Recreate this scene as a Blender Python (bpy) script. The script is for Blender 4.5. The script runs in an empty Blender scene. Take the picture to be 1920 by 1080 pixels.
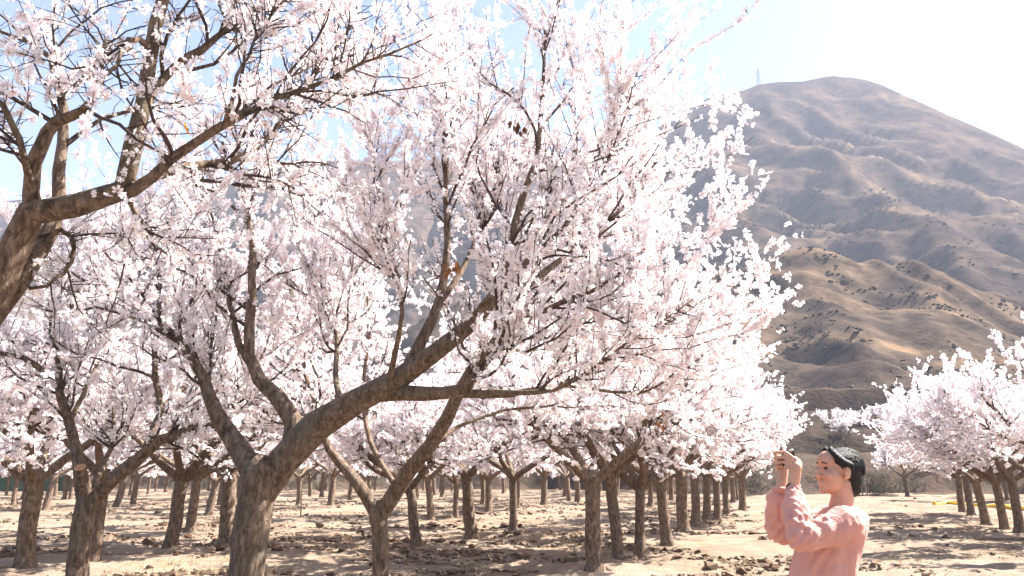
import bpy, bmesh, math
import numpy as np
from mathutils import Vector, Matrix

# ------------------------------------------------------------------ camera, sky, sun, exposure
scene = bpy.context.scene
C = scene.collection
R = math.radians
PITCH, FPX, EYE = R(13.6), 1450.0, 1.5

cam_d = bpy.data.cameras.new('camera')
cam_d.sensor_width = 36.0
cam_d.lens = FPX / 1920.0 * 36.0
cam_d.clip_start = 0.05
cam_d.clip_end = 6000.0
cam = bpy.data.objects.new('camera', cam_d)
cam.location = (0, 0, EYE)
cam.rotation_euler = (R(90) + PITCH, 0, 0)
C.objects.link(cam)
scene.camera = cam

SUN_AZ, SUN_EL = R(70.0), R(46.0)         # azimuth measured from +Y (view direction) towards +X
world = bpy.data.worlds.new('World')
scene.world = world
world.use_nodes = True
wn = world.node_tree.nodes
wl = world.node_tree.links
sky = wn.new('ShaderNodeTexSky')
sky.sky_type = 'NISHITA'
sky.sun_disc = False
sky.sun_elevation = SUN_EL
sky.sun_rotation = SUN_AZ
sky.altitude = 600
sky.air_density = 1.0
sky.dust_density = 2.6
sky.ozone_density = 1.0
wl.new(sky.outputs[0], wn['Background'].inputs[0])
wn['Background'].inputs[1].default_value = 0.056

sun_d = bpy.data.lights.new('sun', 'SUN')
sun_d.energy = 5.0
sun_d.angle = R(0.5)
sun_d.color = (1.0, 0.95, 0.88)
sun = bpy.data.objects.new('sun', sun_d)
sdir = Vector((math.sin(SUN_AZ) * math.cos(SUN_EL), math.cos(SUN_AZ) * math.cos(SUN_EL), math.sin(SUN_EL)))
sun.rotation_euler = sdir.to_track_quat('Z', 'Y').to_euler()
sun.location = sdir * 60
C.objects.link(sun)

scene.view_settings.view_transform = 'Standard'
scene.view_settings.look = 'None'
scene.view_settings.gamma = 1.0
scene.view_settings.use_curve_mapping = False
scene.view_settings.exposure = 2.3
cy = scene.cycles
cy.max_bounces = 10
cy.diffuse_bounces = 6
cy.glossy_bounces = 2
cy.transmission_bounces = 6
cy.volume_bounces = 0
cy.caustics_reflective = False
cy.caustics_refractive = False

rng = np.random.default_rng(11)

# ------------------------------------------------------------------ helpers
def ray(px, py):
    x = (px - 960.0) / FPX
    y = -(py - 540.0) / FPX
    return np.array([x, math.cos(PITCH) - y * math.sin(PITCH), math.sin(PITCH) + y * math.cos(PITCH)])

def at(px, py, Y):
    d = ray(px, py)
    return np.array([0, 0, EYE]) + d * (Y / d[1])

def onground(px, py):
    d = ray(px, py)
    return np.array([0, 0, EYE]) + d * (-EYE / d[2])

def nrm(v):
    return v / np.maximum(np.linalg.norm(v, axis=-1, keepdims=True), 1e-9)

def vnoise(x, y, seed=0):
    """smooth gradient noise, about -1..1"""
    x = np.asarray(x, float); y = np.asarray(y, float)
    xi = np.floor(x).astype(np.int64); yi = np.floor(y).astype(np.int64)
    xf = x - xi; yf = y - yi
    def g(ix, iy):
        h = (ix * 374761393 + iy * 668265263 + seed * 982451653) & 0xffffffff
        h = ((h ^ (h >> 13)) * 1274126177) & 0xffffffff
        h = h ^ (h >> 16)
        a = h.astype(float) / 4294967296.0 * 2 * np.pi
        return np.cos(a), np.sin(a)
    u = xf * xf * xf * (xf * (xf * 6 - 15) + 10)
    v = yf * yf * yf * (yf * (yf * 6 - 15) + 10)
    r = []
    for dx in (0, 1):
        for dy in (0, 1):
            gx, gy = g(xi + dx, yi + dy)
            r.append(gx * (xf - dx) + gy * (yf - dy))
    a = r[0] * (1 - v) + r[1] * v
    b = r[2] * (1 - v) + r[3] * v
    return (a * (1 - u) + b * u) * 1.5

def fbm(x, y, seed=0, oct=4, gain=0.5):
    s = 0; a = 1.0; f = 1.0
    for o in range(oct):
        s = s + a * vnoise(x * f, y * f, seed + o * 17)
        a *= gain; f *= 2.03
    return s

def sstep(a, b, x):
    t = np.clip((x - a) / (b - a), 0, 1)
    return t * t * (3 - 2 * t)

def mesh_np(name, verts, faces, mats, attr=None, smooth=False, mat_idx=None):
    """faces: list of (n,k) int arrays"""
    me = bpy.data.meshes.new(name)
    verts = np.ascontiguousarray(verts, dtype=np.float32).reshape(-1, 3)
    me.vertices.add(len(verts))
    me.vertices.foreach_set('co', verts.ravel())
    faces = [np.asarray(f, dtype=np.int32) for f in faces if len(f)]
    loops = np.concatenate([f.ravel() for f in faces])
    tot = np.concatenate([np.full(len(f), f.shape[1], np.int32) for f in faces])
    start = np.concatenate([[0], np.cumsum(tot)[:-1]]).astype(np.int32)
    me.loops.add(len(loops))
    me.loops.foreach_set('vertex_index', loops)
    me.polygons.add(len(tot))
    me.polygons.foreach_set('loop_start', start)
    me.polygons.foreach_set('loop_total', tot)
    me.polygons.foreach_set('use_smooth', np.full(len(tot), smooth, dtype=bool))
    for m in (mats if isinstance(mats, (list, tuple)) else [mats]):
        me.materials.append(m)
    if mat_idx is not None:
        me.polygons.foreach_set('material_index', np.asarray(mat_idx, np.int32))
    if attr is not None:
        for k, v in attr.items():
            a = me.attributes.new(k, 'FLOAT_COLOR', 'POINT')
            a.data.foreach_set('color', np.ascontiguousarray(v, np.float32).ravel())
    me.update(calc_edges=True)
    me.validate()
    return me

def obj(name, me, parent=None, loc=None, kind=None):
    o = bpy.data.objects.new(name, me)
    C.objects.link(o)
    if parent is not None:
        o.parent = parent
    if loc is not None:
        o.location = loc
    if kind:
        o['kind'] = kind
    return o

def tag(o, label, cat, group=None):
    o['label'] = label
    o['category'] = cat
    if group:
        o['group'] = group
    return o

def thing(name, label, cat, loc, group=None):
    o = bpy.data.objects.new(name, None)
    o.empty_display_size = 0.2
    C.objects.link(o)
    o.location = loc
    return tag(o, label, cat, group)

def copy_tree(o, parent=None):
    c = o.copy()
    C.objects.link(c)
    c.parent = parent
    for ch in list(o.children):
        copy_tree(ch, c)
    return c

# ------------------------------------------------------------------ materials
def mat(name):
    m = bpy.data.materials.new(name)
    m.use_nodes = True
    nt = m.node_tree
    b = nt.nodes['Principled BSDF']
    return m, nt, nt.nodes, nt.links, b

def ramp(nodes, stops):
    r = nodes.new('ShaderNodeValToRGB')
    el = r.color_ramp.elements
    while len(el) < len(stops):
        el.new(0.5)
    for e, (p, c) in zip(el, stops):
        e.position = p
        e.color = (*c, 1)
    return r

def noise(nodes, links, vec, scale, detail=5, rough=0.6, dist=0.0):
    n = nodes.new('ShaderNodeTexNoise')
    n.inputs['Scale'].default_value = scale
    n.inputs['Detail'].default_value = detail
    n.inputs['Roughness'].default_value = rough
    n.inputs['Distortion'].default_value = dist
    if vec is not None:
        links.new(vec, n.inputs['Vector'])
    return n

def mixc(nodes, links, fac, a, b, mode='MIX'):
    m = nodes.new('ShaderNodeMix')
    m.data_type = 'RGBA'
    m.blend_type = mode
    for sock, val in ((m.inputs[0], fac), (m.inputs[6], a), (m.inputs[7], b)):
        if isinstance(val, (int, float)):
            sock.default_value = val
        elif isinstance(val, tuple):
            sock.default_value = (*val, 1)
        else:
            links.new(val, sock)
    return m.outputs[2]

def bump(nodes, links, height, strength, dist, target):
    b = nodes.new('ShaderNodeBump')
    b.inputs['Strength'].default_value = strength
    b.inputs['Distance'].default_value = dist
    links.new(height, b.inputs['Height'])
    links.new(b.outputs[0], target.inputs['Normal'])

def mapping(nodes, links, src, scale):
    mp = nodes.new('ShaderNodeMapping')
    mp.inputs['Scale'].default_value = scale
    links.new(src, mp.inputs['Vector'])
    return mp.outputs[0]

def make_bark(name, dark, mid, light, moss):
    m, nt, N, L, b = mat(name)
    tc = N.new('ShaderNodeTexCoord')
    v = mapping(N, L, tc.outputs['Object'], (1, 1, 0.35))
    n1 = noise(N, L, v, 26, 6, 0.65, 0.6)
    n2 = noise(N, L, tc.outputs['Object'], 3.0, 3, 0.55)
    r1 = ramp(N, [(0.36, dark), (0.50, mid), (0.66, light)])
    L.new(n1.outputs['Fac'], r1.inputs[0])
    r2 = ramp(N, [(0.45, (0, 0, 0)), (0.68, (1, 1, 1))])
    L.new(n2.outputs['Fac'], r2.inputs[0])
    mm = N.new('ShaderNodeMath'); mm.operation = 'MULTIPLY'; mm.inputs[1].default_value = 0.55
    L.new(r2.outputs[0], mm.inputs[0])
    col = mixc(N, L, mm.outputs[0], r1.outputs[0], moss)
    vo = N.new('ShaderNodeTexVoronoi'); vo.feature = 'DISTANCE_TO_EDGE'; vo.inputs['Scale'].default_value = 30
    wv = N.new('ShaderNodeVectorMath'); wv.operation = 'MULTIPLY_ADD'
    L.new(n1.outputs['Color'], wv.inputs[0]); wv.inputs[1].default_value = (.11, .11, .11)
    L.new(mapping(N, L, tc.outputs['Object'], (1, 1, .30)), wv.inputs[2]); L.new(wv.outputs[0], vo.inputs['Vector'])
    cr = ramp(N, [(0.0, (.70, .68, .66)), (0.22, (1.05, 1.05, 1.05))])
    L.new(vo.outputs['Distance'], cr.inputs[0])
    col = mixc(N, L, 1.0, col, cr.outputs[0], 'MULTIPLY')
    n9 = noise(N, L, tc.outputs['Object'], 7.0, 5, 0.7)
    r9 = ramp(N, [(0.60, (0, 0, 0)), (0.68, (1, 1, 1))])
    L.new(n9.outputs['Fac'], r9.inputs[0])
    m9 = N.new('ShaderNodeMath'); m9.operation = 'MULTIPLY'; m9.inputs[1].default_value = .5
    L.new(r9.outputs[0], m9.inputs[0])
    col = mixc(N, L, m9.outputs[0], col, (.27, .255, .215))
    L.new(col, b.inputs['Base Color'])
    b.inputs['Roughness'].default_value = 0.9
    b.inputs['Specular IOR Level'].default_value = 0.2
    bump(N, L, n1.outputs['Fac'], 1.0, 0.04, b)
    return m

M = {}
M['bark'] = make_bark('bark', (0.080, 0.055, 0.040), (0.195, 0.135, 0.098), (0.32, 0.235, 0.18), (0.160, 0.145, 0.105))
M['twig'] = make_bark('twig_bark', (0.055, 0.038, 0.034), (0.105, 0.070, 0.060), (0.17, 0.118, 0.10), (0.10, 0.082, 0.064))

def make_petal(name, calyx=True):
    m, nt, N, L, b = mat(name)
    N.remove(b)
    out = N['Material Output']
    at_ = N.new('ShaderNodeAttribute'); at_.attribute_name = 'col'
    sp = N.new('ShaderNodeSeparateColor')
    L.new(at_.outputs['Color'], sp.inputs[0])
    # R: individual tint, G: 0 heart .. 1 petal edge, B: 1 = calyx / stamens
    edge = ramp(N, [(0.0, (0.80, 0.54, 0.57)), (0.20, (0.91, 0.855, 0.87)), (1.0, (0.93, 0.915, 0.925))])
    L.new(sp.outputs[1], edge.inputs[0])
    tint = ramp(N, [(0.0, (0.93, 0.80, 0.82)), (0.30, (0.99, 0.96, 0.965)), (0.8, (1.0, 1.0, 1.0)), (1.0, (1.0, 0.97, 0.90))])
    L.new(sp.outputs[0], tint.inputs[0])
    c = mixc(N, L, 1.0, edge.outputs[0], tint.outputs[0], 'MULTIPLY')
    c = mixc(N, L, sp.outputs[2], c, (0.22, 0.075, 0.06))
    d = N.new('ShaderNodeBsdfDiffuse'); L.new(c, d.inputs[0])
    t = N.new('ShaderNodeBsdfTranslucent'); L.new(c, t.inputs[0])
    mx = N.new('ShaderNodeMixShader'); mx.inputs[0].default_value = 0.42
    L.new(d.outputs[0], mx.inputs[1]); L.new(t.outputs[0], mx.inputs[2])
    L.new(mx.outputs[0], out.inputs['Surface'])
    return m
M['petal'] = make_petal('petal')

def make_soil():
    m, nt, N, L, b = mat('dry_soil')
    g = N.new('ShaderNodeNewGeometry')
    pos = g.outputs['Position']
    n1 = noise(N, L, pos, 0.22, 5, 0.6)
    n2 = noise(N, L, pos, 2.2, 6, 0.62, 0.3)
    n3 = noise(N, L, pos, 22, 4, 0.6)
    r1 = ramp(N, [(0.30, (0.195, 0.145, 0.110)), (0.52, (0.265, 0.203, 0.158)), (0.74, (0.315, 0.247, 0.192))])
    L.new(n2.outputs['Fac'], r1.inputs[0])
    r2 = ramp(N, [(0.38, (0.80, 0.78, 0.72)), (0.62, (1.0, 1.0, 1.0))])
    L.new(n1.outputs['Fac'], r2.inputs[0])
    c = mixc(N, L, 1.0, r1.outputs[0], r2.outputs[0], 'MULTIPLY')
    # straw / dry weed litter patches
    n4 = noise(N, L, mapping(N, L, pos, (0.55, 1.3, 1)), 1.1, 5, 0.68, 0.5)
    r4 = ramp(N, [(0.50, (0, 0, 0)), (0.66, (1, 1, 1))])
    L.new(n4.outputs['Fac'], r4.inputs[0])
    mm = N.new('ShaderNodeMath'); mm.operation = 'MULTIPLY'; mm.inputs[1].default_value = 0.55
    L.new(r4.outputs[0], mm.inputs[0])
    c = mixc(N, L, mm.outputs[0], c, (0.25, 0.215, 0.145))
    # damp broken earth
    n5 = noise(N, L, mapping(N, L, pos, (0.5, 1.0, 1)), 0.75, 7, 0.72, 0.8)
    r5 = ramp(N, [(0.53, (0, 0, 0)), (0.61, (1, 1, 1))])
    L.new(n5.outputs['Fac'], r5.inputs[0])
    mm2 = N.new('ShaderNodeMath'); mm2.operation = 'MULTIPLY'; mm2.inputs[1].default_value = 0.62
    L.new(r5.outputs[0], mm2.inputs[0])
    c = mixc(N, L, mm2.outputs[0], c, (0.14, 0.092, 0.062))
    L.new(c, b.inputs['Base Color'])
    b.inputs['Roughness'].default_value = 0.95
    b.inputs['Specular IOR Level'].default_value = 0.1
    ad = N.new('ShaderNodeMath'); ad.operation = 'ADD'
    L.new(n2.outputs['Fac'], ad.inputs[0]); L.new(n3.outputs['Fac'], ad.inputs[1])
    bump(N, L, ad.outputs[0], 0.55, 0.07, b)
    return m
M['soil'] = make_soil()

def make_clod():
    m, nt, N, L, b = mat('clod_earth')
    at_ = N.new('ShaderNodeAttribute'); at_.attribute_name = 'col'
    g = N.new('ShaderNodeNewGeometry')
    n = noise(N, L, g.outputs['Position'], 30, 4, 0.6)
    r = ramp(N, [(0.3, (0.65, 0.65, 0.65)), (0.7, (1.15, 1.1, 1.05))])
    L.new(n.outputs['Fac'], r.inputs[0])
    c = mixc(N, L, 1.0, at_.outputs['Color'], r.outputs[0], 'MULTIPLY')
    L.new(c, b.inputs['Base Color'])
    b.inputs['Roughness'].default_value = 0.95
    b.inputs['Specular IOR Level'].default_value = 0.1
    bump(N, L, n.outputs['Fac'], 0.6, 0.02, b)
    return m
M['clod'] = make_clod()

def make_hill():
    m, nt, N, L, b = mat('dry_hillside')
    g = N.new('ShaderNodeNewGeometry')
    pos = g.outputs['Position']
    n1 = noise(N, L, pos, 0.016, 8, 0.68, 0.8)
    n2 = noise(N, L, pos, 0.10, 8, 0.68, 0.4)
    n3 = noise(N, L, pos, 0.42, 6, 0.75)
    r1 = ramp(N, [(0.34, (0.044, 0.036, 0.034)), (0.50, (0.088, 0.065, 0.052)), (0.66, (0.175, 0.122, 0.082))])
    L.new(n1.outputs['Fac'], r1.inputs[0])
    r2 = ramp(N, [(0.36, (0.42, 0.43, 0.45)), (0.54, (1, 1, 1)), (0.70, (1.45, 1.3, 1.1))])
    L.new(n2.outputs['Fac'], r2.inputs[0])
    c = mixc(N, L, 1.0, r1.outputs[0], r2.outputs[0], 'MULTIPLY')
    r3 = ramp(N, [(0.55, (0, 0, 0)), (0.66, (1, 1, 1))])
    L.new(n3.outputs['Fac'], r3.inputs[0])
    mm = N.new('ShaderNodeMath'); mm.operation = 'MULTIPLY'; mm.inputs[1].default_value = 0.65
    L.new(r3.outputs[0], mm.inputs[0])
    c = mixc(N, L, mm.outputs[0], c, (0.085, 0.080, 0.055))
    L.new(c, b.inputs['Base Color'])
    b.inputs['Roughness'].default_value = 1.0
    b.inputs['Specular IOR Level'].default_value = 0.0
    ad = N.new('ShaderNodeMath'); ad.operation = 'ADD'
    L.new(n2.outputs['Fac'], ad.inputs[0]); L.new(n3.outputs['Fac'], ad.inputs[1])
    bump(N, L, ad.outputs[0], 0.45, 2.0, b)
    return m
M['hill'] = make_hill()

def plain(name, col, rough=0.6, spec=0.3, nscale=0, namp=0.2, bumpd=0.0, trans=0.0):
    m, nt, N, L, b = mat(name)
    b.inputs['Base Color'].default_value = (*col, 1)
    b.inputs['Roughness'].default_value = rough
    b.inputs['Specular IOR Level'].default_value = spec
    if nscale:
        tc = N.new('ShaderNodeTexCoord')
        n = noise(N, L, tc.outputs['Object'], nscale, 5, 0.6)
        r = ramp(N, [(0.3, tuple(c * (1 - namp) for c in col)), (0.7, tuple(min(1, c * (1 + namp)) for c in col))])
        L.new(n.outputs['Fac'], r.inputs[0])
        L.new(r.outputs[0], b.inputs['Base Color'])
        if bumpd:
            bump(N, L, n.outputs['Fac'], 0.6, bumpd, b)
    if trans:
        b.inputs['Transmission Weight'].default_value = 0
        t = N.new('ShaderNodeBsdfTranslucent')
        t.inputs[0].default_value = (*col, 1)
        mx = N.new('ShaderNodeMixShader'); mx.inputs[0].default_value = trans
        L.new(b.outputs[0], mx.inputs[1]); L.new(t.outputs[0], mx.inputs[2])
        L.new(mx.outputs[0], N['Material Output'].inputs['Surface'])
    return m

# ------------------------------------------------------------------ ground
def gh(x, y):
    x = np.asarray(x, float); y = np.asarray(y, float)
    fade = sstep(3, 8, np.hypot(x - 1.5, y - 3.6) + 2.0)
    z = 0.10 * fbm(x * 0.16, y * 0.22, 3, 3) + 0.045 * fbm(x * 0.7, y * 1.0, 5, 3)
    rid = 1 - np.abs(vnoise(x * 0.45 + 3 * vnoise(x * .1, y * .1, 8), y * 1.1, 9))
    z = z + 0.05 * (rid ** 3 - 0.3) * sstep(6, 10, y)
    z = z + 0.034 * fbm(x * 2.6, y * 3.1, 21, 3)
    return z * fade

def build_ground():
    ys = [-40.0]
    y = -40.0
    while y < 1500:
        d = abs(y - 9) if y > 9 else abs(y - 9) * 0.6
        y += max(0.08, 0.0125 * d) if y > 9 else max(0.08, 0.15 * abs(y - 9) * 0.6)
        ys.append(y)
    ys = np.array(ys)
    nc = 290
    u = np.linspace(-1, 1, nc)
    u = 0.30 * u + 0.70 * u ** 3
    half = np.maximum(60, 1.05 * ys + 45)
    X = u[None, :] * half[:, None]
    Y = np.repeat(ys[:, None], nc, 1)
    Z = gh(X, Y)
    Z = Z * (1 - sstep(60, 120, Y)) 
    V = np.stack([X, Y, Z], -1)
    nr = len(ys)
    i = np.arange(nr - 1)[:, None] * nc + np.arange(nc - 1)[None, :]
    i = i.ravel()
    F = np.stack([i, i + 1, i + nc + 1, i + nc], 1)
    me = mesh_np('ground', V, [F], M['soil'], smooth=True)
    obj('ground', me, kind='structure')
    return nr * nc
build_ground()

# ------------------------------------------------------------------ hills behind the orchard
def poly_at(pts):
    return np.array([at(*p) for p in pts])

RIDGES = [
    (poly_at([(-1600, 560, 620), (-700, 470, 640), (-200, 420, 650), (0, 378, 660), (380, 362, 670), (430, 332, 670), (560, 300, 680), (860, 303, 690), (1050, 292, 715),
              (1200, 255, 750), (1300, 207, 765), (1345, 184, 770), (1422, 158, 775), (1500, 151, 780), (1560, 142, 785), (1610, 148, 775), (1700, 200, 740),
              (1800, 252, 690), (1920, 305, 625), (2100, 380, 540), (2600, 520, 470), (3200, 600, 430)]), 0.95),
    (poly_at([(1470, 175, 770), (1490, 262, 640), (1560, 300, 560), (1650, 365, 470), (1770, 455, 380), (1900, 565, 300), (2010, 680, 230)]), 0.80),
    (poly_at([(1650, 175, 755), (1720, 270, 640), (1800, 345, 540), (1890, 430, 440), (2020, 540, 350)]), 0.82),
    (poly_at([(1330, 190, 768), (1350, 290, 640), (1400, 370, 520), (1440, 440, 430), (1470, 490, 360)]), 0.85),
    (poly_at([(900, 300, 690), (960, 400, 540), (1010, 480, 420), (1050, 560, 330)]), 0.85),
    (poly_at([(500, 310, 675), (540, 420, 520), (600, 520, 390)]), 0.85),
    (poly_at([(100, 372, 660), (60, 460, 500), (20, 560, 370)]), 0.85),
    (poly_at([(900, 560, 290), (1200, 510, 275), (1330, 500, 268), (1410, 487, 262), (1500, 484, 258), (1590, 498, 255), (1680, 512, 255), (1800, 545, 255), (1960, 590, 260), (2300, 640, 280)]), 0.78),
    (poly_at([(1480, 486, 258), (1530, 560, 215), (1590, 640, 178), (1640, 700, 150)]), 0.85),
    (poly_at([(1700, 515, 255), (1750, 600, 205), (1800, 680, 165)]), 0.85),
    (poly_at([(1290, 503, 268), (1330, 590, 215), (1360, 680, 165)]), 0.85),
]

def th(x, y):
    x = np.asarray(x, float); y = np.asarray(y, float)
    shp = x.shape
    x = x.ravel(); y = y.ravel()
    wx = x + 14 * fbm(x / 90, y / 90, 31, 2)
    wy = y + 14 * fbm(x / 90 + 7, y / 90 - 3, 37, 2)
    blend = sstep(120, 330, y)
    d0 = np.full_like(x, 1e9)
    Pm = RIDGES[0][0]
    for a, b in zip(Pm[:-1], Pm[1:]):
        ab = b[:2] - a[:2]
        t = np.clip(((x - a[0]) * ab[0] + (y - a[1]) * ab[1]) / (ab @ ab), 0, 1)
        d0 = np.minimum(d0, np.hypot(x - a[0] - t * ab[0], y - a[1] - t * ab[1]))
    calm = sstep(5, 95, d0)
    blend = blend * calm
    wx = x + (wx - x) * blend; wy = y + (wy - y) * blend
    k = 7.0
    acc = np.zeros_like(x)
    for P, s in RIDGES:
        best = np.full_like(x, -1e3)
        for a, b in zip(P[:-1], P[1:]):
            ab = b[:2] - a[:2]
            t = np.clip(((wx - a[0]) * ab[0] + (wy - a[1]) * ab[1]) / (ab @ ab), 0, 1)
            d = np.hypot(wx - a[0] - t * ab[0], wy - a[1] - t * ab[1])
            h = a[2] + t * (b[2] - a[2])
            best = np.maximum(best, h - s * (np.sqrt(d * d + 16) - 4))
        acc += np.exp(np.clip(best, -200, 600) / k)
    z = k * np.log(acc + 1e-30)
    front = 82 - 24 * sstep(2, 16, x)
    # bank with terraces
    t = np.clip((y - front) / (112 - front), 0, 1.6)
    bank = 10.4 * np.clip(t, 0, 1) ** 1.1
    st = 3.4
    tb = bank / st
    bank = st * (np.floor(tb) + sstep(0.35, 0.95, tb - np.floor(tb)))
    bank = bank + 3.6 * sstep(112, 113.4, y) + 0.02 * np.clip(y - 113.6, 0, 400)
    z = np.maximum(z, bank) + 1.2 * np.exp(-((z - bank) / 4) ** 2)
    hm = sstep(118, 170, y)
    gx, gy = x * .83 + y * .55, -x * .55 + y * .83
    r1 = 1 - np.sqrt(vnoise(gx / 42 + 0.5 * vnoise(x / 50, y / 50, 51), gy / 105, 41) ** 2 + .006)
    r2 = 1 - np.sqrt(vnoise(gx / 16 + .5 * vnoise(x / 25, y / 25, 53), gy / 52, 43) ** 2 + .01)
    r3 = 1 - np.sqrt(vnoise(x / 9 + .6 * vnoise(x / 14, y / 14, 55), y / 22, 57) ** 2 + .02)
    z = z + hm * (.12 + .88 * calm) * (22 * sstep(170, 460, y) * (r1 - 0.8) + 5.0 * (r2 - 0.8) + 1.5 * (r3 - .8) + 0.5 * fbm(x / 9, y / 9, 47, 3))
    z = z + (1 - hm) * 0.35 * fbm(x / 4, y / 4, 49, 3) * sstep(front, front + 6, y)
    z = np.where(y < front, -0.8 + 0.8 * sstep(front - 5, front, y), z)
    return z.reshape(shp)

def build_hills():
    ys = [52.0]
    while ys[-1] < 1150:
        y = ys[-1]
        ys.append(y + max(0.55, 0.0068 * y if y < 300 else 0.0085 * y))
    ys = np.array(ys)
    nc = 440
    u = np.linspace(-1, 1, nc)
    X = u[None, :] * (0.92 * ys[:, None] + 25)
    X = X + 0.10 * ys[:, None]
    Y = np.repeat(ys[:, None], nc, 1)
    Z = th(X, Y)
    V = np.stack([X, Y, Z], -1)
    nr = len(ys)
    i = (np.arange(nr - 1)[:, None] * nc + np.arange(nc - 1)[None, :]).ravel()
    F = np.stack([i, i + 1, i + nc + 1, i + nc], 1)
    obj('hills', mesh_np('hills', V, [F], M['hill'], smooth=True), kind='structure')
    return float(Z.max())
ZMAX = build_hills()

# ------------------------------------------------------------------ tree machinery
def rand_perp(t, r):
    v = r.normal(size=t.shape)
    v = v - (v * t).sum(-1, keepdims=True) * t
    return nrm(v)

def grow(starts, dirs, lens, n, wander, up, r):
    N = len(starts)
    P = np.zeros((N, n + 1, 3)); P[:, 0] = starts
    d = nrm(dirs)
    for k in range(n):
        d = nrm(d + wander * r.normal(size=(N, 3)) + up * np.array([0, 0, 1.0]))
        P[:, k + 1] = P[:, k] + d * (lens / n)[:, None]
    return P

def sample(P, RR, n, t0, t1, r, weights=None):
    """n random spots on the polylines P (N,K,3): positions, tangents, radius, parameter"""
    L = np.linalg.norm(P[:, 1:] - P[:, :-1], axis=-1).sum(1)
    w = L if weights is None else L * weights
    idx = r.choice(len(P), size=n, p=w / w.sum())
    t = r.uniform(t0, t1, n)
    K = P.shape[1] - 1
    f = t * K
    k = np.minimum(f.astype(int), K - 1)
    fr = (f - k)[:, None]
    a = P[idx, k]; b = P[idx, k + 1]
    rad = RR[idx, k] * (1 - fr[:, 0]) + RR[idx, k + 1] * fr[:, 0]
    return a * (1 - fr) + b * fr, nrm(b - a), rad, t

def sample_thin(P, RR, n, t0, r, w, rmax):
    a = sample(P, RR, n * 6, t0, 1.0, r, w)
    k = np.where(a[2] < rmax)[0]
    k = k[:n] if len(k) >= n else np.concatenate([k, r.integers(0, n * 6, n - len(k))])
    return tuple(q[k] for q in a)

def tubes(P, RR, S):
    N, K, _ = P.shape
    T = np.zeros_like(P)
    T[:, 1:-1] = P[:, 2:] - P[:, :-2]
    T[:, 0] = P[:, 1] - P[:, 0]
    T[:, -1] = P[:, -1] - P[:, -2]
    T = nrm(T)
    avg = nrm(P[:, -1] - P[:, 0])
    ref = np.where(np.abs(avg[:, 2:3]) > 0.8, np.array([[0.31, 0.95, 0]]), np.array([[0.1, 0.15, 0.98]]))
    ref = np.repeat(ref[:, None, :], K, 1)
    U = nrm(np.cross(T, ref)); W = np.cross(T, U)
    a = np.arange(S) / S * 2 * np.pi
    V = P[:, :, None, :] + RR[:, :, None, None] * (np.cos(a)[None, None, :, None] * U[:, :, None, :] + np.sin(a)[None, None, :, None] * W[:, :, None, :])
    base = (np.arange(N)[:, None, None] * K + np.arange(K - 1)[None, :, None]) * S
    s = np.arange(S)[None, None, :]; s2 = (s + 1) % S
    F = np.stack([base + s, base + s2, base + S + s2, base + S + s], -1).reshape(-1, 4)
    return V.reshape(-1, 3), F

def spline(pts, n):
    """Catmull-Rom through pts (m,k) resampled to n points"""
    pts = np.asarray(pts, float)
    p = np.vstack([2 * pts[0] - pts[1], pts, 2 * pts[-1] - pts[-2]])
    seg = np.linalg.norm(pts[1:, :3] - pts[:-1, :3], axis=1)
    cum = np.concatenate([[0], np.cumsum(seg)])
    s = np.linspace(0, cum[-1], n)
    k = np.clip(np.searchsorted(cum, s, side='right') - 1, 0, len(pts) - 2)
    t = ((s - cum[k]) / np.maximum(seg[k], 1e-9))[:, None]
    a, b, c, d = p[k], p[k + 1], p[k + 2], p[k + 3]
    return 0.5 * (2 * b + (c - a) * t + (2 * a - 5 * b + 4 * c - d) * t * t + (3 * b - a - 3 * c + d) * t ** 3)

def wood_mesh(name, path, S, r, lump=0.10, cap=True):
    """one trunk or limb: path (K,4) with radius; knobbly surface"""
    P = path[None, :, :3]; RR = path[None, :, 3]
    V, F = tubes(P, RR, S)
    K = len(path)
    V = V.reshape(K, S, 3)
    c = P[0][:, None, :]
    ph = r.uniform(0, 50, 2)
    ss = np.cumsum(np.concatenate([[0], np.linalg.norm(np.diff(path[:, :3], axis=0), axis=1)]))
    aa = np.arange(S) / S * 2 * np.pi
    n = vnoise(np.cos(aa)[None, :] * 1.3 + ph[0] + 0 * ss[:, None], np.sin(aa)[None, :] * 1.3 + ss[:, None] * 4 + ph[1], 3)
    n = n + 0.6 * vnoise(np.cos(aa)[None, :] * 3 + ph[1] + 0 * ss[:, None], np.sin(aa)[None, :] * 3 + ss[:, None] * 9 + ph[0], 5)
    V = c + (V - c) * (1 + lump * n)[:, :, None]
    V = V.reshape(-1, 3)
    faces = [F]
    if cap:
        faces.append(np.arange((K - 1) * S, K * S)[None, :])
    return mesh_np(name, V, faces, M['bark'], smooth=True)

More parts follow.
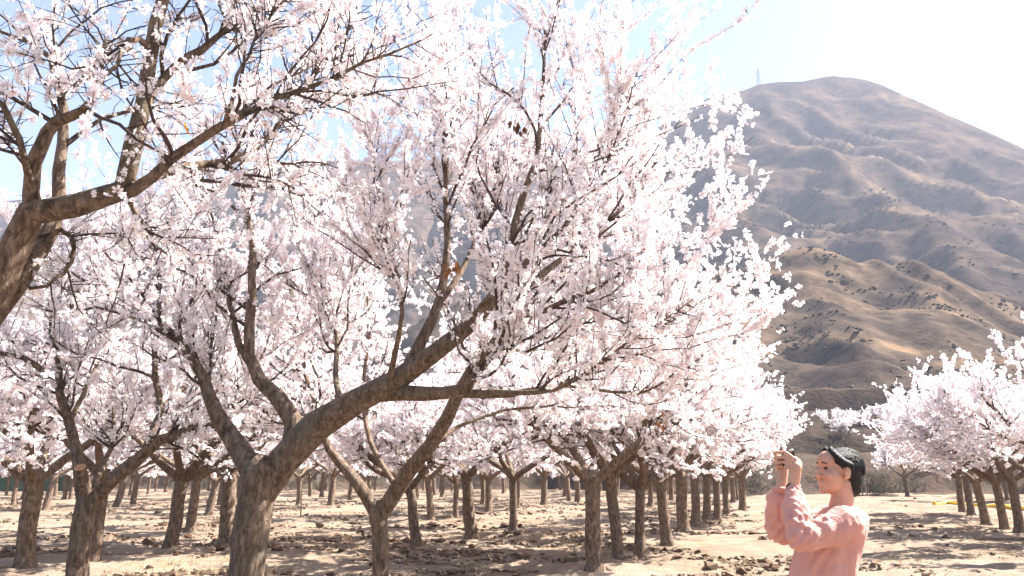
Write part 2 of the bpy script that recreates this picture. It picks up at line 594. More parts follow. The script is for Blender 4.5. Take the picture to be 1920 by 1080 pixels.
def flower_template(q):
    v = []; tris = []; g = []; bl = []
    def add(p, gg, b=0.0):
        v.append(p); g.append(gg); bl.append(b); return len(v) - 1
    npet = {'fine': 5, 'mid': 5, 'far': 3}[q]
    for i in range(npet):
        a = i / npet * 2 * math.pi
        def pol(rad, da, z):
            return (rad * math.cos(a + da), rad * math.sin(a + da), z)
        if q == 'fine':
            b0 = add(pol(.06, 0, 0), 0.0)
            l = add(pol(.62, .50, .20), .6); rr = add(pol(.62, -.50, .20), .6)
            tl = add(pol(1.0, .24, .34), 1.0); tr = add(pol(1.0, -.24, .34), 1.0)
            m = add(pol(.6, 0, .08), .5)
            tris += [(b0, rr, m), (b0, m, l), (m, rr, tr), (m, tr, tl), (m, tl, l)]
        elif q == 'mid':
            b0 = add(pol(.04, 0, 0), 0.1)
            l = add(pol(.70, .52, .24), .8); rr = add(pol(.70, -.52, .24), .8); t = add(pol(1.0, 0, .30), 1.0)
            tris += [(b0, rr, t), (b0, t, l)]
        else:
            b0 = add(pol(.02, 0, 0), 0.3)
            l = add(pol(.85, .78, .35), .9); rr = add(pol(.85, -.78, .35), .9); t = add(pol(1.0, 0, .25), 1.0)
            tris += [(b0, rr, t), (b0, t, l)]
    if q == 'fine':          # calyx under the petals
        tip = add((0, 0, -.42), 0, 1.0)
        ring = [add((.22 * math.cos(t), .22 * math.sin(t), .02), 0, 1.0) for t in (0, 2.1, 4.2)]
        tris += [(tip, ring[1], ring[0]), (tip, ring[2], ring[1]), (tip, ring[0], ring[2])]
    if q == 'fine':                   # tuft of stamens
        ring = [add((.16 * math.cos(t), .16 * math.sin(t), .22), .15, 0.35) for t in (0.5, 2.6, 4.7)]
        hub = add((0, 0, 0.02), 0, .6)
        tris += [(hub, ring[0], ring[1]), (hub, ring[1], ring[2]), (hub, ring[2], ring[0])]
    return np.array(v), np.array(tris), np.array(g), np.array(bl)
TEMPL = {q: flower_template(q) for q in ('fine', 'mid', 'far')}

def frames(nv, r):
    z = nrm(nv)
    x = rand_perp(z, r)
    y = np.cross(z, x)
    return np.stack([x, y, z], -1)      # columns

def blossom_mesh(name, pos, nv, size, q, r):
    tv, tf, tg, tb = TEMPL[q]
    n = len(pos)
    Rm = frames(nv, r)
    tvv = np.repeat(tv[None], n, 0)
    # each flower opened differently
    op = r.uniform(0.4, 2.2, n)
    tvv = tvv.copy(); tvv[:, :, 2] *= op[:, None]
    tvv[:, :, :2] *= (1.12 - 0.13 * op)[:, None, None]
    V = np.einsum('nij,nkj->nki', Rm, tvv) * size[:, None, None] + pos[:, None, :]
    F = (np.arange(n)[:, None, None] * len(tv) + tf[None]).reshape(-1, 3)
    col = np.ones((n, len(tv), 4))
    col[:, :, 0] = np.clip(r.normal(0.55, 0.27, n), 0, 1)[:, None]
    col[:, :, 1] = tg[None]
    col[:, :, 2] = tb[None]
    return mesh_np(name, V, [F], M['petal'], attr={'col': col}, smooth=(q == 'fine'))

def in_frame(p, m=0):
    q = p - np.array([0, 0, EYE])
    f = np.array([0, math.cos(PITCH), math.sin(PITCH)]); u = np.array([0, -math.sin(PITCH), math.cos(PITCH)])
    d = q @ f
    x = 960 + FPX * q[:, 0] / d; y = 540 - FPX * (q @ u) / d
    return (d > 0) & (x > -m) & (x < 1920 + m) & (y > -m) & (y < 1080 + m), d

def make_tree(name, label, group, base, trunk, limbs, spec, seed, S=12, singles=0):
    """trunk: (m,4) world path; limbs: list of (m,4) world paths; spec: numbers of shoots and flowers"""
    r = np.random.default_rng(seed)
    g_slim = spec.get('slim', 1.0)
    root = thing(name, label, 'tree', tuple(base), group)
    base = np.asarray(base, float)
    off = np.array([*base, 0])
    K = 14
    tp = spline(trunk, K)
    obj('trunk', wood_mesh('trunk', tp - off, S + 4, r, 0.10), root)
    LP = []
    for l in limbs:
        p = spline(l, K)
        p[:, 3] *= g_slim
        w = r.normal(size=(K, 3)) * 0.014 * np.linspace(0.2, 1, K)[:, None]
        p[:, :3] += w
        LP.append(p)
        obj('limb', wood_mesh('limb', p - off, S, r, 0.12), root)
    LP = np.array(LP)
    P1 = LP[:, :, :3]; R1 = LP[:, :, 3]
    thin = np.clip(0.16 - R1.mean(1), 0.05, 0.2) / 0.1
    # branches
    g = spec
    cen = P1.reshape(-1, 3).mean(0)
    p, t, rad, tt = sample_thin(P1, R1, g['n2'], g.get('t2', .30), r, thin, g.get('rmax', .062))
    out = nrm((p - cen) * np.array([1, 1, .3]))
    d = nrm(t * 0.55 + rand_perp(t, r) * 0.9 + out * 0.35 + np.array([0, 0, g.get('up2', .25)]))
    ln = r.uniform(*g['l2'], g['n2'])
    P2 = grow(p, d, ln, 6, .20, g.get('trop2', .07), r)
    r0 = np.minimum(rad * 0.55, 0.010 + 0.008 * ln)
    R2 = r0[:, None] * np.linspace(1, .35, 7)[None]
    # shoots
    n3 = g['n3']
    p, t, rad, tt = sample(P2, R2, n3, .12, 1.0, r)
    d = nrm(t * 0.6 + rand_perp(t, r) * 0.75 + np.array([0, 0, g.get('up3', .45)]))
    ln3 = r.uniform(*g['l3'], n3) * r.choice([.6, 1, 1, 1.35], n3)
    P3 = grow(p, d, ln3, 5, .11, g.get('trop3', .10), r)
    R3 = np.minimum(rad * .7, .0065)[:, None] * np.linspace(1, .35, 6)[None]
    # spurs
    n4 = g['n4']
    n4a = n4 // 3
    pa, ta, ra, _ = sample(P2, R2, n4a, .05, 1, r)
    pb, tb, rb, _ = sample(P3, R3, n4 - n4a, .05, .95, r)
    n4l = n4 // 5
    pc, tc_, rc_, _ = sample_thin(P1, R1, n4l, .35, r, thin ** 1.5, g.get('rmax', .062) * .75)
    p = np.vstack([pa, pb, pc]); t = np.vstack([ta, tb, tc_]); rad = np.concatenate([ra, rb, rc_])
    d = nrm(t * .4 + rand_perp(t, r) + np.array([0, 0, .15]))
    l4 = r.uniform(*g.get('l4', (.05, .18)), n4 + n4l); l4[n4:] *= 1.5
    P4 = grow(p, d, l4, 2, .2, .05, r)
    R4 = np.minimum(rad * .7, .0038)[:, None] * np.array([1, .8, .45])[None]
    keep = P4[:, :, 2].min(1) > base[2] + g.get('zmin', 1.25)
    P4 = P4[keep]; R4 = R4[keep]
    k3 = P3[:, :, 2].min(1) > base[2] + g.get('zmin', 1.25)
    P3 = P3[k3]; R3 = R3[k3]
    ts = g.get('tscale', 1.0)
    V = []; F = []; o = 0
    for PP, RR, s in ((P2, R2 * ts, 5), (P3, R3 * ts, 3), (P4, R4 * ts, 3)):
        v, f = tubes(PP, RR, s)
        V.append(v); F.append(f + o); o += len(v)
    obj('twigs', mesh_np('twigs', np.vstack(V) - base, [np.vstack(F)], M['twig'], smooth=True), root, kind='stuff')
    # flowers: along the shoots, on the spurs and on the outer half of the branches
    nb = g['nb']
    n_a = int(nb * .54); n_b = int(nb * .34); n_c = nb - n_a - n_b
    # some shoots carry much more than others
    w3 = r.uniform(.15, 1.6, len(P3)) ** 1.3
    q_ = g.get('clump', 4)
    A = sample(P3, R3, n_a // q_, .04, 1.0, r, w3)
    B = sample(P4, R4, n_b // q_, .3, 1.0, r)
    Cc = sample(P2, R2, n_c // q_, .25, 1.0, r)
    pos = np.repeat(np.vstack([A[0], B[0], Cc[0]]), q_, 0); tan = np.repeat(np.vstack([A[1], B[1], Cc[1]]), q_, 0)
    pos = pos + tan * (r.normal(size=(len(pos), 1)) * g['fs'] * .85)
    nv = nrm(rand_perp(tan, r) + .35 * tan + .25 * r.normal(size=tan.shape) + np.array([0, 0, .12]))
    size = g['fs'] * np.clip(r.normal(1, .26, len(pos)), .45, 1.6)
    pos = pos + nv * (size * r.uniform(.15, .80, len(pos)))[:, None]
    ok = pos[:, 2] > base[2] + g.get('zmin', 1.25)
    pos, nv, size = pos[ok], nv[ok], size[ok]
    if singles:
        vis, dep = in_frame(pos, -4)
        dep = np.where(vis, dep, 1e9)
        order = np.argsort(dep / size)
        sel = order[:singles]
        protos = []
        for k in range(6):
            protos.append(blossom_mesh('blossom', np.zeros((1, 3)), np.array([[0, 0, 1.0]]), np.ones(1), 'fine', r))
        for j, i in enumerate(sel):
            b = obj('blossom', protos[j % 6], root)
            m = Matrix(frames(nv[i:i + 1], r)[0].tolist()).to_4x4()
            m = Matrix.Translation(Vector(pos[i] - base)) @ m @ Matrix.Scale(float(size[i]), 4)
            b.matrix_local = m
        rest = np.ones(len(pos), bool); rest[sel] = False
        pos, nv, size = pos[rest], nv[rest], size[rest]
    obj('blossoms', blossom_mesh('blossoms', pos - base, nv, size, g['q'], r), root, kind='stuff')
    return root

def P4(*pts):
    """(px, py, distance, radius) -> world path"""
    return np.array([[*at(a, b, c), d] for a, b, c, d in pts])

def root_flare(base, tip, r0):
    b = np.asarray(base, float)
    t = np.asarray(tip, float)
    return np.array([[*(b - [0, 0, .12]), r0 * 1.75], [*(b + [0, 0, .05]), r0 * 1.38], [*(b * .72 + t * .28), r0 * 1.02],
                     [*(b * .35 + t * .65), r0 * 0.98], [*t, r0 * 1.08]])

# --- the nearest tree: trunk just outside the frame, heavy limbs reaching into it
bx = at(-190, 880, 4.1)
base = np.array([bx[0], 4.1, float(gh(bx[0], 4.1))])
fork = at(-120, 720, 4.1)
make_tree('blossoming_tree', 'near blossoming tree with heavy forked limbs and one orange dead leaf', 'blossoming orchard trees', base,
          root_flare(base, fork, .15),
          [P4((-125, 735, 4.1, .13), (-45, 610, 4.05, .105), (20, 480, 4.0, .092), (62, 398, 4.0, .085), (130, 384, 3.95, .076), (205, 366, 3.95, .068), (248, 340, 3.9, .060), (252, 270, 3.9, .052), (268, 180, 3.9, .046), (288, 80, 3.9, .042), (308, -20, 3.9, .038), (340, -190, 3.9, .022)),
           P4((-110, 705, 4.1, .10), (-20, 590, 4.15, .085), (40, 520, 4.2, .072), (85, 440, 4.3, .055), (110, 395, 4.35, .046), (112, 300, 4.4, .038), (117, 180, 4.4, .030), (110, 125, 4.4, .024), (70, 85, 4.4, .016), (0, 60, 4.4, .010)),
           P4((62, 398, 4.0, .050), (62, 320, 3.95, .045), (85, 262, 3.9, .040), (98, 232, 3.9, .036), (150, 215, 3.85, .028), (185, 185, 3.8, .018), (200, 80, 3.8, .010)),
           P4((205, 366, 3.95, .045), (270, 350, 3.9, .036), (330, 292, 3.85, .030), (420, 235, 3.8, .024), (520, 188, 3.8, .018), (610, 155, 3.8, .013), (780, 80, 3.8, .006)),
           P4((250, 350, 3.92, .034), (330, 318, 4.1, .028), (410, 300, 4.3, .026), (470, 285, 4.4, .023), (540, 210, 4.5, .018), (600, 130, 4.6, .014), (680, 0, 4.6, .010)),
           P4((262, 215, 3.9, .030), (300, 158, 4.0, .028), (345, 112, 4.05, .027), (400, 82, 4.1, .022), (440, 20, 4.1, .016), (460, -80, 4.1, .010)),
           P4((285, 95, 3.9, .022), (250, 75, 3.7, .018), (210, 130, 3.6, .012), (190, 170, 3.55, .007)),
           P4((70, 380, 4.0, .026), (40, 280, 3.8, .020), (5, 200, 3.7, .016), (-60, 120, 3.6, .012)),
           P4((420, 240, 3.8, .015), (440, 160, 3.7, .011), (480, 70, 3.7, .008), (560, -40, 3.7, .005)),
           P4((240, 372, 3.95, .018), (268, 420, 4.0, .012), (310, 480, 4.0, .007)),
           P4((60, 480, 4.2, .020), (120, 430, 4.3, .016), (133, 500, 4.3, .013), (60, 540, 4.2, .010))],
          dict(n2=105, l2=(.35, .95), n3=430, l3=(.18, .52), n4=1700, nb=11000, fs=.0205, q='mid', up2=.15, up3=.25, trop2=.03, trop3=.05, t2=.15, rmax=.034, slim=.88), 101, S=14, singles=300)
near_tree = bpy.data.objects['blossoming_tree']

# --- the largest tree, thick trunk and a long leaning limb
YH = 6.8
bx = at(468, 1080, YH)
base = np.array([bx[0] - .04, YH, float(gh(bx[0], YH))])
main_tree = make_tree('blossoming_tree', 'largest blossoming tree, thick trunk splitting into three limbs, one long and leaning', 'blossoming orchard trees', base,
          np.vstack([root_flare(base, at(476, 930, YH), .148)[:4], P4((480, 930, YH, .155), (492, 880, YH, .160), (502, 856, YH, .10))]),
          [P4((484, 950, YH, .09), (512, 892, YH, .135), (550, 845, YH, .152), (600, 795, YH - .05, .148), (660, 757, YH - .1, .130), (715, 735, YH - .15, .112), (760, 700, YH - .2, .100), (830, 655, YH - .3, .085), (885, 605, YH - .35, .074), (935, 562, YH - .4, .062), (945, 490, YH - .4, .044), (985, 370, YH - .4, .034), (1015, 230, YH - .4, .024), (1020, 60, YH - .4, .012)),
           P4((478, 890, YH, .110), (448, 838, YH + .1, .100), (415, 790, YH + .15, .082), (392, 745, YH + .2, .066), (370, 690, YH + .2, .052), (335, 635, YH + .2, .040), (300, 592, YH + .25, .030), (300, 520, YH + .3, .020), (270, 420, YH + .4, .010)),
           P4((545, 850, YH + .05, .100), (553, 795, YH + .1, .092), (530, 752, YH + .15, .080), (492, 718, YH + .2, .070), (470, 682, YH + .25, .060), (470, 600, YH + .3, .052), (472, 520, YH + .35, .044), (468, 420, YH + .4, .034), (455, 330, YH + .4, .024), (440, 230, YH + .5, .012)),
           P4((715, 738, YH - .1, .082), (770, 738, YH - .2, .074), (825, 738, YH - .3, .060), (872, 728, YH - .4, .052), (910, 665, YH - .6, .040), (960, 610, YH - .8, .030), (1080, 560, YH - 1.0, .020), (1200, 500, YH - 1.1, .010)),
           P4((760, 700, YH - .18, .060), (790, 640, YH - .1, .056), (820, 575, YH, .050), (838, 500, YH + .1, .040), (836, 400, YH + .15, .030), (834, 250, YH + .2, .022), (831, 80, YH + .2, .010)),
           P4((475, 690, YH + .25, .040), (447, 640, YH + .3, .036), (430, 560, YH + .4, .028), (415, 470, YH + .5, .020), (380, 350, YH + .5, .010)),
           P4((730, 728, YH - .15, .036), (735, 680, YH - .4, .030), (752, 610, YH - .6, .022), (740, 500, YH - .7, .016), (700, 380, YH - .8, .010), (720, 200, YH - .8, .006)),
           P4((885, 605, YH - .35, .044), (930, 545, YH - .8, .034), (1000, 480, YH - 1.0, .026), (1080, 400, YH - 1.1, .018), (1150, 280, YH - 1.1, .010), (1200, 120, YH - 1.1, .006)),
           P4((935, 562, YH - .4, .040), (1010, 520, YH - .1, .034), (1090, 455, YH + .2, .026), (1170, 385, YH + .4, .018), (1240, 290, YH + .5, .010)),
           P4((640, 770, YH, .034), (630, 700, YH + .5, .030), (632, 620, YH + .9, .024), (600, 500, YH + 1.2, .016), (590, 380, YH + 1.3, .010)),
           P4((820, 575, YH, .034), (880, 480, YH + .5, .028), (930, 330, YH + .8, .020), (900, 160, YH + .9, .010)),
           P4((990, 470, YH - .4, .026), (1060, 330, YH - .2, .020), (1100, 180, YH, .014), (1130, 60, YH, .008)),
           P4((870, 735, YH - .4, .030), (990, 735, YH - .7, .024), (1070, 715, YH - .8, .018), (1180, 640, YH - .9, .012), (1300, 560, YH - .9, .006))],
          dict(n2=210, l2=(.5, 1.35), n3=1050, l3=(.28, .72), n4=4200, clump=3, slim=.90, nb=60000, fs=.0236, q='far', up2=.30, up3=.68, trop2=.08, trop3=.16, t2=.30), 102, S=14, singles=300)

# --- slender tree with a low Y fork in front of the far rows
YJ = 9.3
bx = at(716, 1080, YJ)
base = np.array([bx[0], YJ, float(gh(bx[0], YJ))])
fork_tree = make_tree('blossoming_tree', 'grey-trunked blossoming tree with a low Y fork, its long limb crossing the leaning limb', 'blossoming orchard trees', base,
          np.vstack([root_flare(base, at(714, 985, YJ), .100)[:4], P4((712, 985, YJ, .100), (706, 955, YJ, .100), (705, 938, YJ, .06))]),
          [P4((705, 965, YJ, .086), (680, 915, YJ, .078), (655, 885, YJ, .070), (630, 860, YJ + .1, .060), (612, 830, YJ + .1, .048), (590, 760, YJ + .2, .034), (560, 640, YJ + .3, .020), (540, 520, YJ + .3, .010)),
           P4((712, 970, YJ, .094), (745, 915, YJ - .1, .098), (785, 860, YJ - .3, .094), (825, 808, YJ - .5, .086), (858, 745, YJ - .7, .076), (885, 690, YJ - .8, .058), (920, 620, YJ - .9, .044), (1010, 560, YJ - 1.0, .030), (1090, 470, YJ - 1.0, .018), (1150, 370, YJ - 1.0, .010)),
           P4((745, 915, YJ, .04), (700, 840, YJ + .4, .036), (680, 740, YJ + .8, .028), (690, 620, YJ + 1, .018), (680, 480, YJ + 1, .010)),
           P4((865, 740, YJ - .7, .040), (950, 740, YJ - .9, .036), (1045, 722, YJ - 1.0, .028), (1120, 690, YJ - 1.1, .020), (1190, 640, YJ - 1.1, .012), (1260, 600, YJ - 1.1, .006)),
           P4((1045, 722, YJ - 1.0, .022), (1120, 730, YJ - .9, .019), (1200, 738, YJ - .8, .016), (1270, 700, YJ - .8, .012), (1340, 650, YJ - .8, .006)),
           P4((920, 620, YJ - .9, .032), (1000, 640, YJ - .6, .026), (1090, 600, YJ - .4, .020), (1170, 540, YJ - .2, .014), (1230, 450, YJ - .2, .008)),
           P4((800, 840, YJ - .3, .030), (860, 800, YJ + .2, .026), (950, 770, YJ + .5, .020), (1060, 760, YJ + .7, .012), (1160, 760, YJ + .7, .006))],
          dict(n2=130, l2=(.5, 1.3), n3=680, l3=(.28, .70), n4=2400, clump=3, slim=.92, nb=27500, fs=.0268, q='far', up2=.25, up3=.45, t2=.30), 103)

# --- tree with the sawn-off stub
YB = 8.6
bx = at(146, 1080, YB)
base = np.array([bx[0], YB, float(gh(bx[0], YB))])
stub_tree = make_tree('blossoming_tree', 'blossoming tree with a pale sawn-off stub in its fork and a long low limb', 'blossoming orchard trees', base,
          np.vstack([root_flare(base, at(155, 970, YB), .112)[:4], P4((157, 970, YB, .108), (166, 935, YB, .112), (172, 920, YB, .07))]),
          [P4((158, 945, YB, .080), (150, 900, YB, .074), (143, 840, YB, .062), (122, 770, YB, .055), (108, 722, YB, .050), (112, 640, YB, .040), (125, 600, YB, .032), (150, 540, YB, .022), (170, 440, YB, .010)),
           P4((172, 940, YB, .080), (205, 905, YB - .1, .076), (250, 868, YB - .1, .070), (292, 832, YB - .2, .062), (350, 808, YB - .3, .048), (410, 790, YB - .4, .036), (450, 740, YB - .6, .024), (500, 660, YB - .7, .012)),
           P4((112, 725, YB, .040), (75, 690, YB - .1, .036), (35, 668, YB - .2, .030), (-30, 655, YB - .3, .022), (-120, 600, YB - .3, .012)),
           P4((285, 835, YB - .2, .052), (290, 795, YB - .1, .048), (302, 765, YB, .042), (292, 700, YB, .036), (285, 620, YB, .028), (250, 540, YB, .018), (240, 430, YB, .010)),
           P4((300, 768, YB, .036), (335, 735, YB + .2, .032), (370, 705, YB + .3, .025), (390, 640, YB + .4, .016), (400, 540, YB + .4, .010)),
           P4((170, 930, YB, .040), (185, 890, YB + .3, .038), (200, 860, YB + .5, .030), (215, 780, YB + .8, .022), (200, 660, YB + 1., .012)),
           P4((130, 790, YB, .034), (165, 720, YB + .6, .028), (190, 640, YB + 1.0, .020), (180, 520, YB + 1.2, .010))],
          dict(n2=125, l2=(.5, 1.25), n3=680, l3=(.25, .68), n4=2400, clump=3, slim=.92, nb=26000, fs=.0264, q='far', up2=.25, up3=.40, t2=.28), 104)
# sawn stub: short limb with a pale cut face
stub = P4((166, 940, YB - .02, .050), (160, 912, YB - .10, .060), (153, 888, YB - .19, .058), (150, 877, YB - .24, .056))
r_ = np.random.default_rng(5)
so = obj('limb_stub', wood_mesh('limb_stub', spline(stub, 8) - np.array([*base, 0]), 12, r_, .06, cap=False), stub_tree)
M['cut'] = plain('cut_wood', (0.42, 0.24, 0.13), .8, .2, 60, .3)
cpt = stub[-1, :3] - base
cd = nrm(stub[-1, :3] - stub[-2, :3]); cu = nrm(np.cross(cd, [0, 1, 0])); cw = np.cross(cd, cu)
aa = np.arange(12) / 12 * 2 * np.pi
ring = np.array([cpt + .056 * (math.cos(a) * cu + math.sin(a) * cw) for a in aa])
cv = np.vstack([ring, ring + cd * .010, (cpt + cd * .016)[None]])
i = np.arange(12); j = (i + 1) % 12
obj('cut_face', mesh_np('cut_face', cv, [np.stack([i, j, j + 12, i + 12], 1), np.stack([i + 12, j + 12, np.full(12, 24)], 1)], M['cut']), so)

# --- orchard trees: a few grown kinds, then copies
def vase(seed, name, label, group, spec, h0=1.45, rt=.11, nl=4, reach=1.0, S=9):
    r = np.random.default_rng(seed)
    lean = r.normal(size=2) * .05
    tip = np.array([lean[0], lean[1], h0])
    trunk = np.array([[0, 0, -.12, rt * 1.8], [0, 0, .04, rt * 1.38], [.005, 0, .16, rt * 1.12], [lean[0] * .3 + .02, lean[1] * .3, h0 * .4, rt], [lean[0] * .6, lean[1] * .6, h0 * .75, rt * .96], [*tip, rt * 1.0], [*(tip + [0, 0, .12]), rt * .6]])
    limbs = []
    a0 = r.uniform(0, 6.28)
    for i in range(nl):
        a = a0 + i * 6.283 / nl + r.normal() * .25
        e = r.uniform(.5, .8)
        pts = [[*(tip + [0, 0, -.10]), rt * .75]]
        p = tip.copy() + [0, 0, .02]; el = e * .55
        L = r.uniform(2.2, 2.9) * reach
        for k in range(5):
            el = min(1.25, el + r.uniform(.06, .20))
            a += r.normal() * .16
            p = p + L / 5 * np.array([math.cos(a) * math.cos(el), math.sin(a) * math.cos(el), math.sin(el)])
            pts.append([*p, rt * .66 * (1 - .18 * (k + .3)) + .004])
        limbs.append(np.array(pts))
        # a fork on each limb
        q = np.array(pts[2]); b = a + r.choice([-1, 1]) * r.uniform(.7, 1.2)
        pts2 = [q * [1, 1, 1, .75]]
        p2 = q[:3].copy(); el2 = r.uniform(.15, .7)
        for k in range(4):
            el2 += r.uniform(.02, .22)
            p2 = p2 + L * .18 * np.array([math.cos(b) * math.cos(el2), math.sin(b) * math.cos(el2), math.sin(el2)])
            pts2.append([*p2, q[3] * .62 * (1 - .2 * k) + .003])
        limbs.append(np.array(pts2))
    return make_tree(name, label, group, (0, 0, 0), trunk, limbs, spec, seed, S=S)

G = 'blossoming orchard trees'
midspec = dict(n2=105, l2=(.5, 1.25), n3=520, l3=(.28, .75), n4=1300, clump=3, nb=16500, fs=.0385, q='far', up2=.12, up3=.36, trop2=.05, t2=.22, tscale=1.15)
protos = [vase(200 + k, 'blossoming_tree', 'blossoming tree', G, midspec, h0=h, nl=n, reach=rc) for k, (h, n, rc) in enumerate([(1.42, 4, 1.0), (1.50, 3, 1.08), (1.38, 5, .95), (1.46, 4, 1.05)])]
farspec = dict(n2=60, l2=(.5, 1.25), n3=260, l3=(.3, .8), n4=300, nb=3600, fs=.080, q='far', up2=.12, up3=.36, t2=.22, tscale=1.8)
fprotos = [vase(300 + k, 'blossoming_tree', 'blossoming tree', G, farspec, h0=h, nl=n, reach=1.0, S=7) for k, (h, n) in enumerate([(1.42, 4), (1.5, 3), (1.4, 4)])]
used = set()

def place(proto, x, y, z, rz, sc, tilt=(0, 0), label=None, group=G, trunkw=1.0):
    if id(proto) not in used:
        used.add(id(proto)); o = proto
    else:
        o = copy_tree(proto)
    o.location = (x, y, z)
    o.rotation_euler = (tilt[0], tilt[1], rz)
    o.rotation_mode = 'ZXY' if False else 'XYZ'
    m = Matrix.Translation((x, y, z)) @ Matrix.Rotation(tilt[1], 4, 'Y') @ Matrix.Rotation(tilt[0], 4, 'X') @ Matrix.Rotation(rz, 4, 'Z') @ Matrix.Scale(sc, 4)
    o.matrix_world = m
    o['label'] = label
    o['group'] = group
    if trunkw != 1.0:
        for ch in o.children:
            if ch.name.split('.')[0] == 'trunk':
                ch.scale = (trunkw, trunkw, 1)
    return o

L_ROW = 'dark-trunked blossoming tree in the close row leading to the woman’s hands'.replace('’', '')
L_ROW = 'dark-trunked blossoming tree in the close-set row that runs behind the woman'
L_MID = 'blossoming tree standing in the orchard behind the low Y-forked tree'
L_LEFT = 'blossoming tree standing in the orchard behind the sawn-stub tree'
L_RIGHT = 'white blossoming tree in the short row in front of the yellow pipe'
L_FAR = 'distant thin-trunked blossoming tree in the back rows of the orchard'
L_BANK = 'small hazy pink blossoming tree growing on the terraced bank'
TREES = [  # px, py of the trunk foot, trunk width px, lean (rad, + = right), label
    (47, 1066, 29, .02, 'straight-trunked blossoming tree standing beside the sawn-stub tree, fork held high'),
    (176, 1055, 16, .0, 'blossoming tree mostly hidden behind the trunk of the sawn-stub tree'),
    (318, 1036, 22, -.02, L_LEFT), (357, 993, 16, .06, L_LEFT), (391, 967, 13, .10, L_LEFT), (425, 1021, 24, .01, 'blossoming tree right behind the thick trunk of the largest tree'),
    (218, 953, 12, .1, L_LEFT), (85, 958, 11, .05, L_LEFT), (24, 950, 7, 0, L_LEFT), (334, 948, 8, .0, L_LEFT), (120, 938, 7, .0, L_LEFT), (132, 938, 7, .0, L_LEFT),
    (620, 951, 10, .02, L_MID), (603, 932, 7, -.03, L_MID), (782, 1027, 17, -.10, 'blossoming tree with a trunk leaning toward the low Y-forked tree'),
    (808, 973, 12, -.09, L_MID), (855, 968, 9, .0, L_MID), (884, 1011, 20, -.03, 'stout blossoming tree behind the fallen twigs beside the Y-forked tree'),
    (916, 962, 11, -.03, L_MID), (962, 996, 13, .0, L_MID), (1020, 950, 14, .0, L_MID), (1083, 944, 9, .0, L_MID), (905, 947, 8, 0, L_MID), (970, 955, 9, .02, L_MID),
    (1115, 1070, 27, -.01, 'thickest dark trunk of the close row behind the woman, with a forked top'),
    (1160, 1048, 19, -.10, 'blossoming tree leaning toward the thickest trunk of the close row'),
    (1200, 1044, 17, .05, L_ROW), (1251, 1020, 19, -.06, L_ROW), (1283, 1001, 21, .0, L_ROW), (1305, 986, 15, .0, L_ROW), (1325, 980, 13, .0, L_ROW),
    (1345, 974, 12, .02, L_ROW), (1363, 967, 10, .03, L_ROW), (1393, 959, 15, .0, 'last stout trunk of the close row behind the woman, nearest her hands'),
    (1220, 951, 9, .0, L_MID),
    (1806, 966, 11, .0, L_RIGHT), (1822, 970, 11, .0, L_RIGHT), (1849, 979, 14, -.12, L_RIGHT), (1884, 990, 14, -.05, L_RIGHT), (1913, 999, 15, -.05, L_RIGHT),
    (1975, 1010, 15, .0, L_RIGHT), (2070, 1040, 18, .0, L_RIGHT),
    (1702, 930, 8, .0, 'slim lone blossoming tree at the foot of the grey bank'),
]
ORD = ['first', 'second', 'third', 'fourth', 'fifth', 'sixth', 'seventh', 'eighth', 'ninth', 'tenth']
nrow = nright = 0
for k, q in enumerate(TREES):
    if q[4] is L_ROW:
        nrow += 1; TREES[k] = (*q[:4], ORD[nrow + 1] + ' trunk counted from the thickest one in the close-set row behind the woman')
    elif q[4] is L_RIGHT:
        nright += 1; TREES[k] = (*q[:4], 'white blossoming tree, ' + ORD[nright - 1] + ' in the short row counted from the yellow pipe end')
rt = np.random.default_rng(77)
spots = []
for k, (px, py, w, lean, lab) in enumerate(TREES):
    g = onground(px, py)
    x, y = float(g[0]), float(g[1])
    wm = w / FPX * y * 1.03
    far = y > 34
    pr = (fprotos if far else protos)[k % (3 if far else 4)]
    sc = rt.uniform(.94, 1.08)
    if 'short row' in lab: sc *= 1.02
    tw = float(np.clip(wm / (.215 * sc), .8, 1.35))
    place(pr, x, y, float(gh(x, y)) - .01, rt.uniform(0, 6.28), sc, (rt.normal() * .03, lean), lab, G, tw)
    spots.append((x, y))
# back rows
n = 0
for yy in np.arange(38, 80, 5.2):
    for xx in np.arange(-62, 16, 4.6):
        x = xx + rt.normal() * .5 + (yy * .17) % 2.3; y = yy + rt.normal() * .5
        px = 960 + FPX * x / (y * 1.029)
        if px < -120 or px > 1420: continue
        if min(math.hypot(x - a, y - b) for a, b in spots) < 3.2: continue
        spots.append((x, y))
        place(fprotos[int(rt.integers(3))], x, y, float(gh(x, y)) * float(1 - sstep(60, 120, y)) - .02, rt.uniform(0, 6.28), rt.uniform(.88, 1.05), (rt.normal() * .03, rt.normal() * .04), L_FAR)
for px, Y in [(1760, 48), (1830, 46), (1890, 44), (1930, 52), (1850, 53)]:
    x = (px - 960) / FPX * Y * 1.029
    if min(math.hypot(x - a, Y - b) for a, b in spots) < 2.5: continue
    place(fprotos[int(rt.integers(3))], x, Y, float(gh(x, Y)) - .02, rt.uniform(0, 6.28), rt.uniform(.9, 1.02), (0, 0), 'distant blossoming tree standing beyond the yellow pipe')
for px, Y, s in [(1552, 100, .75), (1580, 103, .7), (1605, 98, .6), (1632, 104, .7), (1660, 101, .6), (1566, 90, .6), (1700, 104, .55)]:
    x = (px - 960) / FPX * Y * 1.0
    place(fprotos[int(rt.integers(3))], x, Y, float(th(np.array([x]), np.array([float(Y)]))[0]) - .1, rt.uniform(0, 6.28), s, (0, 0), L_BANK, 'trees on the bank')

